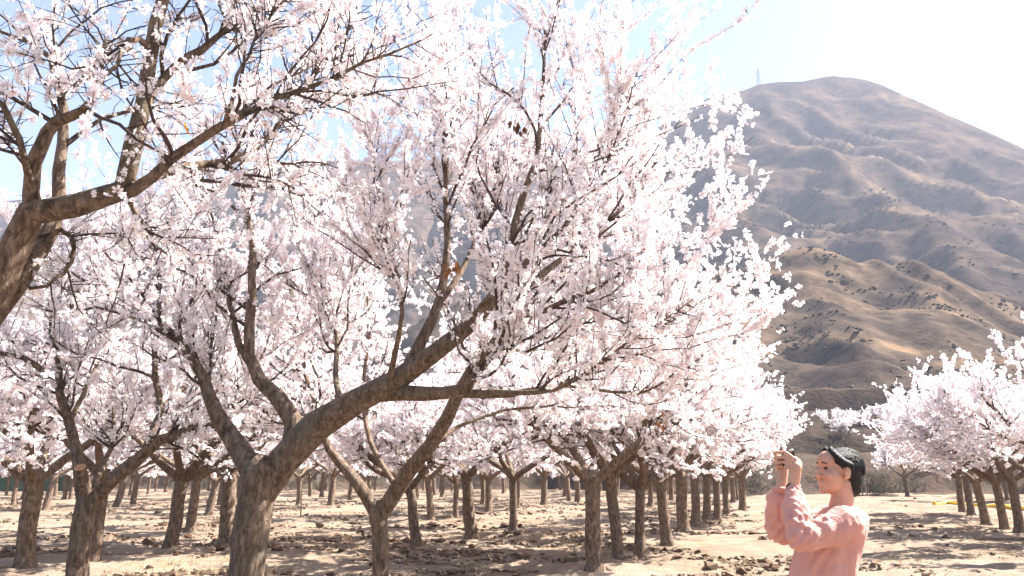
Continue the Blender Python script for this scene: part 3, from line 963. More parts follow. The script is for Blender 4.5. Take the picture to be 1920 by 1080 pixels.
# ------------------------------------------------------------------ broken earth, litter, small things on the ground
def ico():
    bm = bmesh.new()
    bmesh.ops.create_icosphere(bm, subdivisions=1, radius=1.0)
    v = np.array([x.co[:] for x in bm.verts]); f = np.array([[q.index for q in p.verts] for p in bm.faces])
    bm.free()
    return v, f
IV, IF = ico()
OV = np.array([[1, 0, 0], [-1, 0, 0], [0, 1, 0], [0, -1, 0], [0, 0, 1], [0, 0, -1.0]])
OF = np.array([[0, 2, 4], [2, 1, 4], [1, 3, 4], [3, 0, 4], [2, 0, 5], [1, 2, 5], [3, 1, 5], [0, 3, 5]])

def clod_mesh(name, xy, size, cols, r, seg=(IV, IF)):
    v0, f0 = seg
    n = len(xy)
    Q = frames(r.normal(size=(n, 3)), r)
    V = np.einsum('nij,kj->nki', Q, v0) * (1 + .32 * r.normal(size=(n, len(v0), 1)).clip(-1.6, 1.6))
    a = r.uniform(0, 6.28, n)
    sx = r.uniform(.8, 1.7, n); sy = r.uniform(.7, 1.2, n); sz = r.uniform(.40, .85, n)
    V = V * np.stack([sx, sy, sz], -1)[:, None, :]
    ca, sa = np.cos(a)[:, None], np.sin(a)[:, None]
    X = V[:, :, 0] * ca - V[:, :, 1] * sa; Y = V[:, :, 0] * sa + V[:, :, 1] * ca
    V = np.stack([X, Y, V[:, :, 2]], -1) * size[:, None, None]
    z = gh(xy[:, 0], xy[:, 1]) + size * .18
    V = V + np.concatenate([xy, z[:, None]], 1)[:, None, :]
    F = (np.arange(n)[:, None, None] * len(v0) + f0[None]).reshape(-1, 3)
    col = np.ones((n, len(v0), 4)); col[:, :, :3] = cols[:, None, :]
    return mesh_np(name, V, [F], M['clod'], attr={'col': col})

rc = np.random.default_rng(404)
def fan(n, y0, y1, r):
    y = y0 + (y1 - y0) * r.uniform(0, 1, n) ** 1.5
    x = r.uniform(-1, 1, n) * (y * .72 + 1.5)
    return np.stack([x, y], 1)
cand = fan(110000, 9, 52, rc)
# broken earth lies in patches, and much less on the bare path by the woman
dens = sstep(-.12, .55, fbm(cand[:, 0] * .35, cand[:, 1] * .62, 61, 4)) * (1 - .93 * sstep(2.2, 4.6, cand[:, 0] - .19 * cand[:, 1]))
cand = cand[rc.uniform(size=len(cand)) < dens * .95]
cand = cand[:24000]
sz = np.clip(rc.lognormal(-3.55, .58, len(cand)), .010, .14)
br = rc.uniform(0, 1, (len(cand), 1)) ** 1.2
cols = np.array([.085, .052, .035]) * (1 - br) + np.array([.26, .195, .145]) * br
ce = obj('broken_earth', clod_mesh('broken_earth', cand, sz, cols, rc, (OV, OF)), kind='stuff')
tag(ce, 'crumbled brown soil clods strewn in patches over the orchard floor', 'soil')

# larger single clods
big = [(1447, 1062, 24, 0), (517, 1046, 22, 0), (545, 1072, 15, 0), (352, 1004, 13, 1), (330, 1050, 13, 1), (412, 1040, 16, 0), (675, 1000, 14, 1), (640, 1040, 13, 1), (850, 1022, 12, 1), (885, 1028, 12, 1),
       (893, 1047, 13, 1), (1000, 1020, 12, 1), (1062, 1052, 14, 1), (975, 990, 10, 1), (1300, 1037, 11, 1), (1410, 1010, 12, 1), (1075, 1042, 12, 1), (700, 1062, 16, 0), (740, 1016, 12, 1), (810, 985, 9, 1)]
CL = {0: 'large dark brown soil clod lying alone on the pale ground', 1: 'fist-sized brown soil clod lying on the pale orchard floor'}
bmb = bmesh.new(); bmesh.ops.create_icosphere(bmb, subdivisions=2, radius=1.0)
BV = np.array([x.co[:] for x in bmb.verts]); BF = np.array([[q.index for q in p.verts] for p in bmb.faces]); bmb.free()
for k, (px, py, w, t) in enumerate(big):
    g = onground(px, py)
    s = w / FPX * g[1] * .5
    z = float(gh(g[0], g[1]))
    vv = BV * (1 + .20 * rc.normal(size=(len(BV), 1)).clip(-1.5, 1.5) + .25 * vnoise(BV[:, 0] * 1.7 + k, BV[:, 1] * 1.7 + BV[:, 2], k)[:, None])
    vv = vv * np.array([1.0, .8, .62]) * s
    cc = np.ones((len(BV), 4)); cc[:, :3] = np.array([.11, .062, .038]) * rc.uniform(.8, 1.3)
    tag(obj('soil_clod', mesh_np('soil_clod', vv, [BF], M['clod'], attr={'col': cc}), loc=(g[0], g[1], z + s * .30)), CL[t], 'clod', 'larger clods on the orchard floor')

# dry grass and stalks
M['straw'] = plain('dry_straw', (0.34, 0.27, 0.15), .85, .1, 3, .35, trans=.25)
def grass():
    r = np.random.default_rng(88)
    c = fan(26000, 9.5, 40, r)
    d = sstep(.05, .6, fbm(c[:, 0] * .28 + 9, c[:, 1] * .5, 71, 4))
    c = c[r.uniform(size=len(c)) < d * .7][:2000]
    nbl = 9
    ctr = np.repeat(c, nbl, 0) + r.normal(size=(len(c) * nbl, 2)) * .05
    n = len(ctr)
    z = gh(ctr[:, 0], ctr[:, 1]) - .01
    h = np.repeat(r.uniform(.03, .11, len(c)), nbl) * r.uniform(.5, 1.3, n)
    b = np.concatenate([ctr, z[:, None]], 1)
    d = nrm(np.concatenate([r.normal(size=(n, 2)) * .9, np.ones((n, 1)) * .8], 1))
    s = rand_perp(d, r) * (.004 + .03 * h)[:, None]
    m = b + d * (h * .6)[:, None]
    t = b + nrm(d + np.array([0, 0, -.45])) * h[:, None] * 1.15
    V = np.stack([b - s, b + s, m + s * .7, m - s * .7, t], 1).reshape(-1, 3)
    i = np.arange(n)[:, None] * 5
    o = obj('dry_grass', mesh_np('dry_grass', V, [i + np.array([[0, 1, 2, 3]]), i + np.array([[3, 2, 4]])], M['straw']), kind='stuff')
    tag(o, 'sparse straw-coloured dry grass tufts on the orchard floor', 'grass')
grass()

# fallen pruned twigs lying on the ground
def fallen(px, py, L, ang, label, seed):
    r = np.random.default_rng(seed)
    g = onground(px, py)
    base = np.array([g[0], g[1], float(gh(g[0], g[1]))])
    root = thing('fallen_branch', label, 'branch', tuple(base), 'pruned branches on the orchard floor')
    d = np.array([[math.cos(ang), math.sin(ang), 0.0]])
    st = np.array([[-L / 2 * math.cos(ang), -L / 2 * math.sin(ang), .02]])
    P = grow(st, d, np.array([L]), 10, .10, 0.0, r)
    P[:, :, 2] = gh(P[:, :, 0] + g[0], P[:, :, 1] + g[1]) - base[2] + .018
    RR = np.linspace(.016, .006, 11)[None]
    V, F = tubes(P, RR, 6)
    obj('stem', mesh_np('stem', V, [F], M['bark'], smooth=True), root)
    p, t, rad, _ = sample(P, RR, 7, .2, .95, r)
    dd = nrm(t + rand_perp(t, r) * np.array([1, 1, .35]) + np.array([0, 0, .15]))
    P2 = grow(p, dd, r.uniform(.15, .45, 7) * L * .7, 5, .12, -.02, r)
    P2[:, :, 2] = np.maximum(P2[:, :, 2], .0)
    V, F = tubes(P2, np.minimum(rad * .6, .006)[:, None] * np.linspace(1, .4, 6)[None], 4)
    obj('side_twigs', mesh_np('side_twigs', V, [F], M['twig'], smooth=True), root, kind='stuff')
fallen(955, 1004, 1.5, .15, 'fallen branch lying beside the stout tree behind the Y-forked trunk', 1)
fallen(1395, 1004, 1.7, .12, 'dark fallen branch on the soil between the close row and the woman', 2)
fallen(835, 1056, 1.2, -.1, 'fallen twiggy branch on bare ground beyond the Y-forked trunk', 3)
fallen(1880, 1011, 1.4, .1, 'fallen branch on the bare ground before the short right-hand row', 4)
fallen(120, 1040, 1.5, .05, 'fallen branch on the soil between the two trunks by the sawn stub', 6)

# young sapling and a thin stake
def sapling(px, py, ph, label, seed, twigs=6):
    r = np.random.default_rng(seed)
    g = onground(px, py)
    base = np.array([g[0], g[1], float(gh(g[0], g[1]))])
    H = ph / FPX * g[1] * 1.03
    root = thing('sapling', label, 'sapling', tuple(base))
    tr = np.array([[0, 0, -.05, .026], [.01, 0, H * .3, .022], [-.01, 0, H * .6, .018], [.0, 0, H * .85, .013], [.02, 0, H, .008]])
    p = spline(tr, 10)
    obj('trunk', wood_mesh('trunk', p, 8, r, .08), root)
    for k in range(twigs):
        t = p[4 + k % 5]
        a = r.uniform(0, 6.28)
        P = grow(t[None, :3], np.array([[math.cos(a), math.sin(a), .7]]), np.array([r.uniform(.25, .5)]), 5, .1, .1, r)
        V, F = tubes(P, np.linspace(.009, .004, 6)[None], 5)
        obj('branch', mesh_np('branch', V, [F], M['twig'], smooth=True), root)
sapling(563, 972, 68, 'bare thin young sapling in the gap beside the largest tree', 5)
sapling(652, 927, 22, 'thin bare stake-like sapling far behind the low Y-forked tree', 9, 3)

# yellow pipe behind the right-hand row
M['yellow'] = plain('yellow_plastic', (0.80, 0.50, 0.03), .45, .4, 6, .15)
def pipe():
    pts = []
    for px, py in [(1752, 948), (1775, 946.5), (1800, 947.5), (1830, 950), (1865, 953), (1900, 956.5), (1960, 961), (2040, 967)]:
        g = onground(px, py)
        pts.append([g[0], g[1], float(gh(g[0], g[1])) + .06, .090])
    pts = np.array(pts)
    base = pts[0, :3].copy(); base[2] -= .06
    p = spline(pts, 40)
    p[:, 2] = gh(p[:, 0], p[:, 1]) + .07
    root = thing('pipe', 'yellow plastic pipe lying along the ground behind the short row', 'pipe', tuple(base))
    V, F = tubes(p[None, :, :3] - base, p[None, :, 3], 10)
    obj('hose', mesh_np('hose', V, [F], M['yellow'], smooth=True), root)
    for k in (0, 13, 26, 39):
        kk = min(k, 38)
        seg = np.array([p[kk, :3], p[kk, :3] * .5 + p[kk + 1, :3] * .5])[None] - base
        V, F = tubes(seg, np.full((1, 2), .095), 10)
        obj('coupling', mesh_np('coupling', V, [F, np.arange(10)[None], (10 + np.arange(10))[None]], M['yellow'], smooth=False), root)
pipe()

# green net fence at the far end of the orchard
M['greennet'] = plain('green_netting', (0.09, 0.15, 0.11), .7, .2, 2, .3, trans=.3)
M['post'] = plain('grey_post', (0.22, 0.22, 0.21), .7, .3, 8, .2)
def fence():
    Y = 74.0
    x0, x1 = at(-260, 900, Y)[0], at(140, 900, Y)[0]
    base = np.array([x0, Y, float(gh(x0, Y)) * .6])
    root = thing('net_fence', 'low dark green net fence at the far end of the orchard', 'fence', tuple(base))
    n = 9
    xs = np.linspace(0, x1 - x0, n)
    for k in range(n):
        P = np.array([[[xs[k], 0, -.3], [xs[k], 0, .8], [xs[k], 0, 1.75]]])
        V, F = tubes(P, np.full((1, 3), .05), 8)
        obj('post', mesh_np('post', V, [F, (16 + np.arange(8))[None]], M['post']), root)
    for k in range(n - 1):
        u = np.linspace(0, 1, 9); w = np.linspace(0, 1, 4)
        U, W = np.meshgrid(u, w, indexing='ij')
        X = xs[k] + U * (xs[k + 1] - xs[k])
        Z = .05 + W * 1.6 - .10 * W * np.sin(U * np.pi)
        Yd = -.06 + .04 * np.sin(U * 9 + k) * W
        V = np.stack([X, Yd, Z], -1).reshape(-1, 3)
        V2 = V + [0, .012, 0]
        i = (np.arange(8)[:, None] * 4 + np.arange(3)[None]).ravel()
        F = np.stack([i, i + 4, i + 5, i + 1], 1)
        obj('net_panel', mesh_np('net_panel', np.vstack([V, V2]), [F, F[:, ::-1] + 36], M['greennet']), root)
fence()

# lattice mast on the ridge
M['mast'] = plain('mast_steel', (0.42, 0.43, 0.45), .5, .5, 1, .1)
def mast():
    p0 = at(1423, 160, 775)
    z0 = float(th(p0[:1], p0[1:2])[0])
    H = 38 / FPX * 800
    root = thing('lattice_mast', 'pale steel lattice mast standing on the mountain ridge', 'mast', (p0[0], p0[1], z0 - .5))
    def bars(name, segs, rad):
        P = np.array(segs); V, F = tubes(P, np.full((len(P), 2), rad), 5)
        obj(name, mesh_np(name, V, [F], M['mast']), root)
    w0, w1 = 1.9, .55
    cs = [(-1, -1), (1, -1), (1, 1), (-1, 1)]
    for c in cs:
        bars('leg', [[[c[0] * w0, c[1] * w0, 0], [c[0] * w1, c[1] * w1, H * .86]]], .22)
    br = []
    for k in range(8):
        a = k / 8; b = (k + 1) / 8
        wa = w0 + (w1 - w0) * a; wb = w0 + (w1 - w0) * b
        for c, d in zip(cs, cs[1:] + cs[:1]):
            br.append([[c[0] * wa, c[1] * wa, H * .86 * a], [d[0] * wb, d[1] * wb, H * .86 * b]])
            br.append([[c[0] * wb, c[1] * wb, H * .86 * b], [d[0] * wb, d[1] * wb, H * .86 * b]])
    bars('bracing', br, .10)
    bars('antenna', [[[0, 0, H * .84], [0, 0, H]]], .45)
    for zc in (.60, .76):
        bars('crossarm', [[[-2.6, 0, H * zc], [2.6, 0, H * zc]]], .20)
mast()

# leafless scrub on the bank
M['scrub'] = plain('scrub_twigs', (0.105, 0.088, 0.066), .9, .1, 3, .4)
def scrub_mesh(seed, nst, H):
    r = np.random.default_rng(seed)
    st = np.concatenate([r.normal(size=(nst, 2)) * .25 * H, np.full((nst, 1), -.05)], 1)
    d = np.concatenate([r.normal(size=(nst, 2)) * .6, np.ones((nst, 1))], 1)
    P = grow(st, d, r.uniform(.5, 1.0, nst) * H, 5, .16, .04, r)
    RR = np.full(nst, .025)[:, None] * np.linspace(1, .35, 6)[None]
    p, t, rad, _ = sample(P, RR, nst * 12, .2, 1, r)
    P2 = grow(p, nrm(t * .6 + rand_perp(t, r)), r.uniform(.15, .45, nst * 12) * H, 3, .2, .06, r)
    R2 = np.full(nst * 12, .016)[:, None] * np.linspace(1, .4, 4)[None]
    a, fa = tubes(P, RR, 4); b, fb = tubes(P2, R2, 3)
    return mesh_np('scrub', a, [fa], M['scrub'], smooth=True), mesh_np('scrub_twigs', b, [fb], M['scrub'], smooth=True)
SM = [scrub_mesh(500 + k, 16, 1.5) for k in range(3)]
rs = np.random.default_rng(909)
def scrub(px, Y, s, label, group):
    x = (px - 960) / FPX * Y
    z = float(th(np.array([x]), np.array([float(Y)]))[0])
    if z < -.2: z = 0.0
    root = thing('scrub_bush', label, 'bush', (x, Y, z - .05), group)
    root.scale = (s, s, s * rs.uniform(.8, 1.1)); root.rotation_euler = (0, 0, rs.uniform(0, 6.28))
    a, b = SM[int(rs.integers(3))]
    obj('stems', a, root); obj('crown', b, root, kind='stuff')
for k in range(44):
    scrub(rs.uniform(1380, 1960), rs.uniform(60, 108), rs.uniform(.7, 1.5), 'grey leafless scrub bush growing on the terraced bank', 'scrub on the bank')
for k in range(60):
    scrub(rs.uniform(-60, 1420), rs.uniform(83, 104), rs.uniform(.9, 1.7), 'grey leafless scrub bush on the bank behind the back rows', 'scrub behind the orchard')

# low scrub speckling the dry slopes
def slope_scrub():
    r = np.random.default_rng(321)
    n = 26000
    y = 118 + 420 * r.uniform(0, 1, n) ** 1.3
    x = y * r.uniform(-.45, .78, n)
    dn = sstep(-.05, .5, fbm(x / 22, y / 30, 123, 4)) 
    k = r.uniform(size=n) < dn
    x, y = x[k][:6600], y[k][:6600]
    n = len(x)
    sz = r.uniform(.25, .72, n) * (.5 + y / 330)
    Q = frames(r.normal(size=(n, 3)), r)
    V = np.einsum('nij,kj->nki', Q, OV) * (1 + .4 * r.normal(size=(n, 6, 1)).clip(-1.4, 1.4)) * np.array([1.1, 1.1, .62])
    V = V * sz[:, None, None] + np.stack([x, y, th(x, y) + sz * .15], -1)[:, None, :]
    F = (np.arange(n)[:, None, None] * 6 + OF[None]).reshape(-1, 3)
    c0 = r.uniform(0, 1, (n, 1))
    col = np.ones((n, 6, 4)); col[:, :, :3] = (np.array([.040, .036, .024]) * (1 - c0) + np.array([.095, .078, .050]) * c0)[:, None, :]
    tag(obj('hillside_scrub', mesh_np('hillside_scrub', V, [F], M['clod'], attr={'col': col}), kind='stuff'), 'dark low scrub speckling the dry brown hillsides', 'scrub')
slope_scrub()

# dead leaves still hanging in the crowns
M['leaf_orange'] = plain('orange_leaf', (0.72, 0.30, 0.04), .6, .2, 30, .25, trans=.4)
M['leaf_brown'] = plain('brown_leaf', (0.16, 0.085, 0.045), .8, .1, 30, .3, trans=.2)
M['leaf_rust'] = plain('rust_leaf', (0.30, 0.14, 0.06), .8, .1, 30, .3, trans=.3)
def leaf_mesh(m, seed):
    r = np.random.default_rng(seed)
    u = np.linspace(0, 1, 7)
    w = .30 * np.sin(np.pi * u ** .8) * (1 - .25 * u)
    mid = np.stack([u, 0 * u, -.35 * u * u + .05 * r.normal(size=7)], 1)
    l = mid + np.stack([0 * u, w, .16 * w / .3], 1); rr = mid + np.stack([0 * u, -w, .20 * w / .3], 1)
    V = np.vstack([mid, l, rr])
    i = np.arange(6)
    F1 = np.stack([i, i + 1, i + 8, i + 7], 1); F2 = np.stack([i + 1, i, i + 14, i + 15], 1)
    return mesh_np('dead_leaf', V, [F1, F2], m, smooth=True)
def leaves(tree, px, py, Y, n, size, m, spread, seed):
    r = np.random.default_rng(seed)
    c = at(px, py, Y) - np.array(tree.location)
    me = [leaf_mesh(m, seed + k) for k in range(2)]
    for k in range(n):
        o = obj('dead_leaf', me[k % 2], tree)
        o.location = c + r.normal(size=3) * spread * (n > 1)
        o.rotation_euler = (r.normal() * .6, R(70) + r.normal() * .5, r.uniform(0, 6.28))
        s = size * r.uniform(.75, 1.2); o.scale = (s, s, s)
leaves(near_tree, 350, 228, 3.75, 1, .075, M['leaf_orange'], 0, 1)
leaves(main_tree, 968, 235, 6.2, 9, .075, M['leaf_brown'], .03, 2)
leaves(main_tree, 848, 505, 6.2, 10, .085, M['leaf_rust'], .05, 12)
leaves(main_tree, 1062, 385, 5.7, 5, .06, M['leaf_rust'], .04, 22)
leaves(main_tree, 1238, 790, 5.6, 5, .045, M['leaf_rust'], .025, 32)

# ------------------------------------------------------------------ the woman taking a picture
M['skin'] = plain('skin', (0.52, 0.298, 0.212), .5, .35, 26, .13, .002)
M['lip'] = plain('lips', (0.50, 0.22, 0.18), .5, .3)
M['eye'] = plain('dark_eye', (0.03, 0.018, 0.014), .25, .5)
def make_hair():
    m, nt, N, L, b = mat('black_hair')
    tc = N.new('ShaderNodeTexCoord')
    n = noise(N, L, mapping(N, L, tc.outputs['Object'], (60, 60, 9)), 3.0, 4, .6, .3)
    r = ramp(N, [(0.3, (0.008, 0.008, 0.010)), (0.75, (0.030, 0.028, 0.030))])
    L.new(n.outputs['Fac'], r.inputs[0]); L.new(r.outputs[0], b.inputs['Base Color'])
    b.inputs['Roughness'].default_value = .42
    b.inputs['Specular IOR Level'].default_value = .22
    bump(N, L, n.outputs['Fac'], .8, .01, b)
    return m
M['hair'] = make_hair()
def make_cloth():
    m, nt, N, L, b = mat('salmon_cloth')
    tc = N.new('ShaderNodeTexCoord')
    n = noise(N, L, tc.outputs['Object'], 9, 4, .55, .8)
    n2 = noise(N, L, tc.outputs['Object'], 240, 2, .5)
    r = ramp(N, [(0.3, (0.71, 0.365, 0.305)), (0.7, (0.77, 0.42, 0.355))])
    L.new(n.outputs['Fac'], r.inputs[0]); L.new(r.outputs[0], b.inputs['Base Color'])
    b.inputs['Roughness'].default_value = .8
    b.inputs['Specular IOR Level'].default_value = .2
    b.inputs['Sheen Weight'].default_value = .15
    t = N.new('ShaderNodeBsdfTranslucent'); t.inputs[0].default_value = (.78, .30, .20, 1)
    mx = N.new('ShaderNodeMixShader'); mx.inputs[0].default_value = .22
    L.new(b.outputs[0], mx.inputs[1]); L.new(t.outputs[0], mx.inputs[2])
    L.new(mx.outputs[0], N['Material Output'].inputs['Surface'])
    n3 = noise(N, L, mapping(N, L, tc.outputs['Object'], (1, 1, .55)), 24, 3, .5, 1.6)
    ad = N.new('ShaderNodeMath'); ad.operation = 'MULTIPLY_ADD'; ad.inputs[1].default_value = .12
    L.new(n2.outputs['Fac'], ad.inputs[0]); L.new(n3.outputs['Fac'], ad.inputs[2])
    bump(N, L, ad.outputs[0], .55, .02, b)
    return m
M['cloth'] = make_cloth()
M['trouser'] = plain('dark_trousers', (0.05, 0.055, 0.075), .85, .2, 30, .2)
M['shoe'] = plain('white_shoes', (0.55, 0.54, 0.52), .6, .3, 20, .1)
M['phone'] = plain('phone_black', (0.02, 0.02, 0.024), .25, .5)
M['glass'] = plain('phone_screen', (0.03, 0.035, 0.04), .08, .6)
M['cord'] = plain('dark_cord', (0.06, 0.035, 0.03), .7, .2)
M['silver'] = plain('silver', (0.7, 0.7, 0.72), .25, .5)

YW = 3.6
def wp(px, py, dy=0.0):
    return at(px, py, YW + dy)
WB = np.array([wp(1556, 1080)[0], YW, float(gh(wp(1556, 1080)[0], YW))])
woman = thing('person', 'woman in a salmon-pink blouse holding up a phone among the blossoms', 'person', tuple(WB))

class Blob:
    """closed shapes that a voxel remesh fuses into one skin"""
    def __init__(s): s.v = []; s.f = []; s.n = 0
    def add(s, V, F):
        s.v.append(np.asarray(V, float)); s.f += [tuple(int(i) + s.n for i in f) for f in F]; s.n += len(V)
    def ell(s, c, r, rot=None, seg=16):
        th_ = np.linspace(0, np.pi, seg // 2 + 1)[1:-1]; ph = np.arange(seg) / seg * 2 * np.pi
        P = [[0, 0, 1.0]] + [[math.sin(t) * math.cos(p), math.sin(t) * math.sin(p), math.cos(t)] for t in th_ for p in ph] + [[0, 0, -1.0]]
        V = np.array(P) * np.asarray(r)
        if rot is not None: V = V @ np.array(rot.to_3x3()).T
        F = []; m = len(th_)
        for j in range(seg):
            k = (j + 1) % seg
            F.append((0, 1 + j, 1 + k))
            for i in range(m - 1): F.append((1 + i * seg + j, 1 + (i + 1) * seg + j, 1 + (i + 1) * seg + k, 1 + i * seg + k))
            F.append((1 + (m - 1) * seg + j, len(P) - 1, 1 + (m - 1) * seg + k))
        s.add(V + np.asarray(c), F)
    def limb(s, pts, n=10, seg=14):
        """pts (m,4): swept round limb with round ends"""
        p = spline(np.asarray(pts, float), n)
        V, F = tubes(p[None, :, :3], p[None, :, 3], seg)
        F = [tuple(f) for f in F] + [tuple(range(seg))[::-1], tuple(range((n - 1) * seg, n * seg))]
        s.add(V, F)
        s.ell(p[0, :3], [p[0, 3]] * 3, seg=12); s.ell(p[-1, :3], [p[-1, 3]] * 3, seg=12)
    def loft(s, rings, n=24, seg=28):
        """rings (m,5): x, y, z, half depth (x), half width (y)"""
        R5 = spline_z(np.asarray(rings, float), n)
        a = np.arange(seg) / seg * 2 * np.pi
        V = np.array([[x + dx * math.copysign(abs(math.cos(t)) ** .85, math.cos(t)), y + dy * math.copysign(abs(math.sin(t)) ** .85, math.sin(t)), z] for x, y, z, dx, dy in R5 for t in a])
        F = []
        for i in range(n - 1):
            for j in range(seg):
                k = (j + 1) % seg
                F.append((i * seg + j, i * seg + k, (i + 1) * seg + k, (i + 1) * seg + j))
        F += [tuple(range(seg))[::-1], tuple(range((n - 1) * seg, n * seg))]
        s.add(V, F)
    def skin(s, name, voxel, smooth, material, parent, origin, deci=0):
        me = bpy.data.meshes.new(name)
        V = np.vstack(s.v) - origin
        me.from_pydata(V.tolist(), [], s.f)
        o = bpy.data.objects.new(name, me); C.objects.link(o)
        m = o.modifiers.new('r', 'REMESH'); m.mode = 'VOXEL'; m.voxel_size = voxel; m.use_smooth_shade = True
        if smooth:
            q = o.modifiers.new('s', 'SMOOTH'); q.factor = .5; q.iterations = smooth
        if deci:
            q = o.modifiers.new('d', 'DECIMATE'); q.ratio = deci
        dg = bpy.context.evaluated_depsgraph_get()
        new = bpy.data.meshes.new_from_object(o.evaluated_get(dg))
        new.name = name
        o.modifiers.clear(); o.data = new
        bpy.data.meshes.remove(me)
        new.materials.clear(); new.materials.append(material)
        new.polygons.foreach_set('use_smooth', np.ones(len(new.polygons), bool))
        o.parent = parent
        return o

def spline_z(r5, n):
    t = np.linspace(0, len(r5) - 1, n)
    k = np.clip(t.astype(int), 0, len(r5) - 2); f = (t - k)[:, None]
    p = np.vstack([2 * r5[0] - r5[1], r5, 2 * r5[-1] - r5[-2]])
    a, b, c, d = p[k], p[k + 1], p[k + 2], p[k + 3]
    return 0.5 * (2 * b + (c - a) * f + (2 * a - 5 * b + 4 * c - d) * f * f + (3 * b - a - 3 * c + d) * f ** 3)

# joints
HC = wp(1570, 884)                                   # between the ears
HR = Matrix.Rotation(R(10), 3, 'Z') @ Matrix.Rotation(R(8), 3, 'Y')   # turned a little to the lens, chin slightly up
HS = .93
def hp(x, y, z):
    return HC + HS * np.array(HR @ Vector((x, y, z)))
SH_N, SH_F = wp(1586, 977, -.15), wp(1572, 970, .16)
EL_N, EL_F = wp(1500, 1006, -.205), wp(1462, 992, .15)
WR_N, WR_F = wp(1487, 915, -.075), wp(1464, 914, .065)
PH = wp(1478, 868, -.005)                             # phone centre

b = Blob()
# head
for c, r in [((.018, 0, .030), (.092, .073, .078)), ((-.030, 0, -.025), (.060, .062, .080)), ((-.034, 0, -.072), (.050, .047, .040)), ((-.071, 0, -.098), (.020, .022, .017)),
             ((-.060, 0, .045), (.040, .055, .045)), ((-.062, .034, -.030), (.027, .026, .028)), ((-.062, -.034, -.030), (.027, .026, .028)),
             ((-.077, 0, -.068), (.018, .024, .024)), ((-.0925, 0, -.0575), (.009, .019, .0060)), ((-.0905, 0, -.0695), (.009, .017, .0065)),
             ((-.081, .026, .020), (.011, .024, .008)), ((-.081, -.026, .020), (.011, .024, .008)),
             ((-.096, .0125, -.036), (.011, .008, .008)), ((-.096, -.0125, -.036), (.011, .008, .008))]:
    b.ell(hp(*c), np.array(r) * HS, HR)
b.limb([[*hp(-.084, 0, .012), .0085], [*hp(-.094, 0, -.010), .0095], [*hp(-.105, 0, -.031), .0105]], 6, 10)
for sgn in (-1, 1):
    er = HR @ Matrix.Rotation(sgn * R(-18), 3, 'Z')
    b.ell(hp(.008, sgn * .076, -.004), (.020, .007, .031), er)
    b.ell(hp(.000, sgn * .074, -.030), (.009, .007, .010), er)
# neck, trunk, hips, legs
NB = wp(1577, 958)
b.limb([[*hp(.018, 0, -.050), .052], [*(hp(.030, 0, -.11)), .048], [*NB, .056]], 8, 16)
PEL = np.array([WB[0] + .0, YW, WB[2] + .86])
b.loft([[NB[0] + .005, YW, NB[2] + .01, .05, .06], [NB[0], YW, NB[2] - .05, .085, .165], [wp(1566, 1010)[0], YW, wp(1566, 1010)[2], .105, .155], [wp(1552, 1080)[0], YW, wp(1552, 1080)[2], .095, .13], [PEL[0] + .01, YW, PEL[2] + .08, .105, .15], [PEL[0] + .02, YW, PEL[2] - .06, .11, .165]], 20, 24)
for sgn in (-1, 1):
    hx = PEL[0] + .01
    b.limb([[hx, YW + sgn * .085, PEL[2] - .03, .085], [hx - .01, YW + sgn * .09, PEL[2] - .38, .060], [hx + .01, YW + sgn * .09, PEL[2] - .60, .052], [hx + .02, YW + sgn * .09, WB[2] + .10, .036]], 14, 14)
    b.limb([[hx + .04, YW + sgn * .09, WB[2] + .045, .036], [hx - .06, YW + sgn * .10, WB[2] + .04, .034], [hx - .15, YW + sgn * .105, WB[2] + .028, .024]], 8, 12)
# arms
for S_, E_, W_ in ((SH_N, EL_N, WR_N), (SH_F, EL_F, WR_F)):
    b.limb([[*S_, .052], [*(S_ * .5 + E_ * .5), .043], [*E_, .037]], 8, 14)
    b.limb([[*E_, .037], [*(E_ * .6 + W_ * .4), .038], [*W_, .0255]], 8, 14)
# hands closed on the two ends of the phone (long axis runs across, camera sees its near end)
def hand(W_, sgn):
    end = PH + np.array([0, sgn * .060, 0])
    palm = PH + np.array([.004, sgn * .082, -.018])
    k = palm + np.array([-.012, 0, .030])
    b.limb([[*W_, .0245], [*(W_ * .45 + palm * .55 + np.array([.002, 0, -.004])), .0235], [*palm, .024]], 8, 12)
    b.ell(palm + np.array([-.002, -.004 * sgn, .014]), (.021, .014, .034), None, 14)
    # four fingers wrap over the far face (-x side), spread up the phone's height
    for i, (dz, ln, rad) in enumerate([(.044, 1.0, .0080), (.022, 1.08, .0082), (.000, 1.0, .0080), (-.021, .82, .0070)]):
        st = palm + np.array([-.018, 0, dz * .80 + .010])
        p1 = PH + np.array([-.034, sgn * .074, dz])
        p2 = PH + np.array([-.032, sgn * (.074 - .030 * ln), dz + .004])
        p3 = PH + np.array([-.016, sgn * (.074 - .052 * ln), dz + .004])
        b.limb([[*st, rad * 1.15], [*p1, rad * 1.08], [*p2, rad], [*p3, rad * .85]], 9, 8)
    # thumb lies along the near face (+x side)
    t0 = palm + np.array([.016, 0, -.004]); t1 = PH + np.array([.026, sgn * .070, .002]); t2 = PH + np.array([.020, sgn * .045, .016]); t3 = PH + np.array([.0145, sgn * .028, .022])
    b.limb([[*t0, .0125], [*t1, .0105], [*t2, .0095], [*t3, .0080]], 9, 8)
hand(WR_N, -1)
hand(WR_F, 1)
body = b.skin('body', .0036, 2, M['skin'], woman, WB, .26)

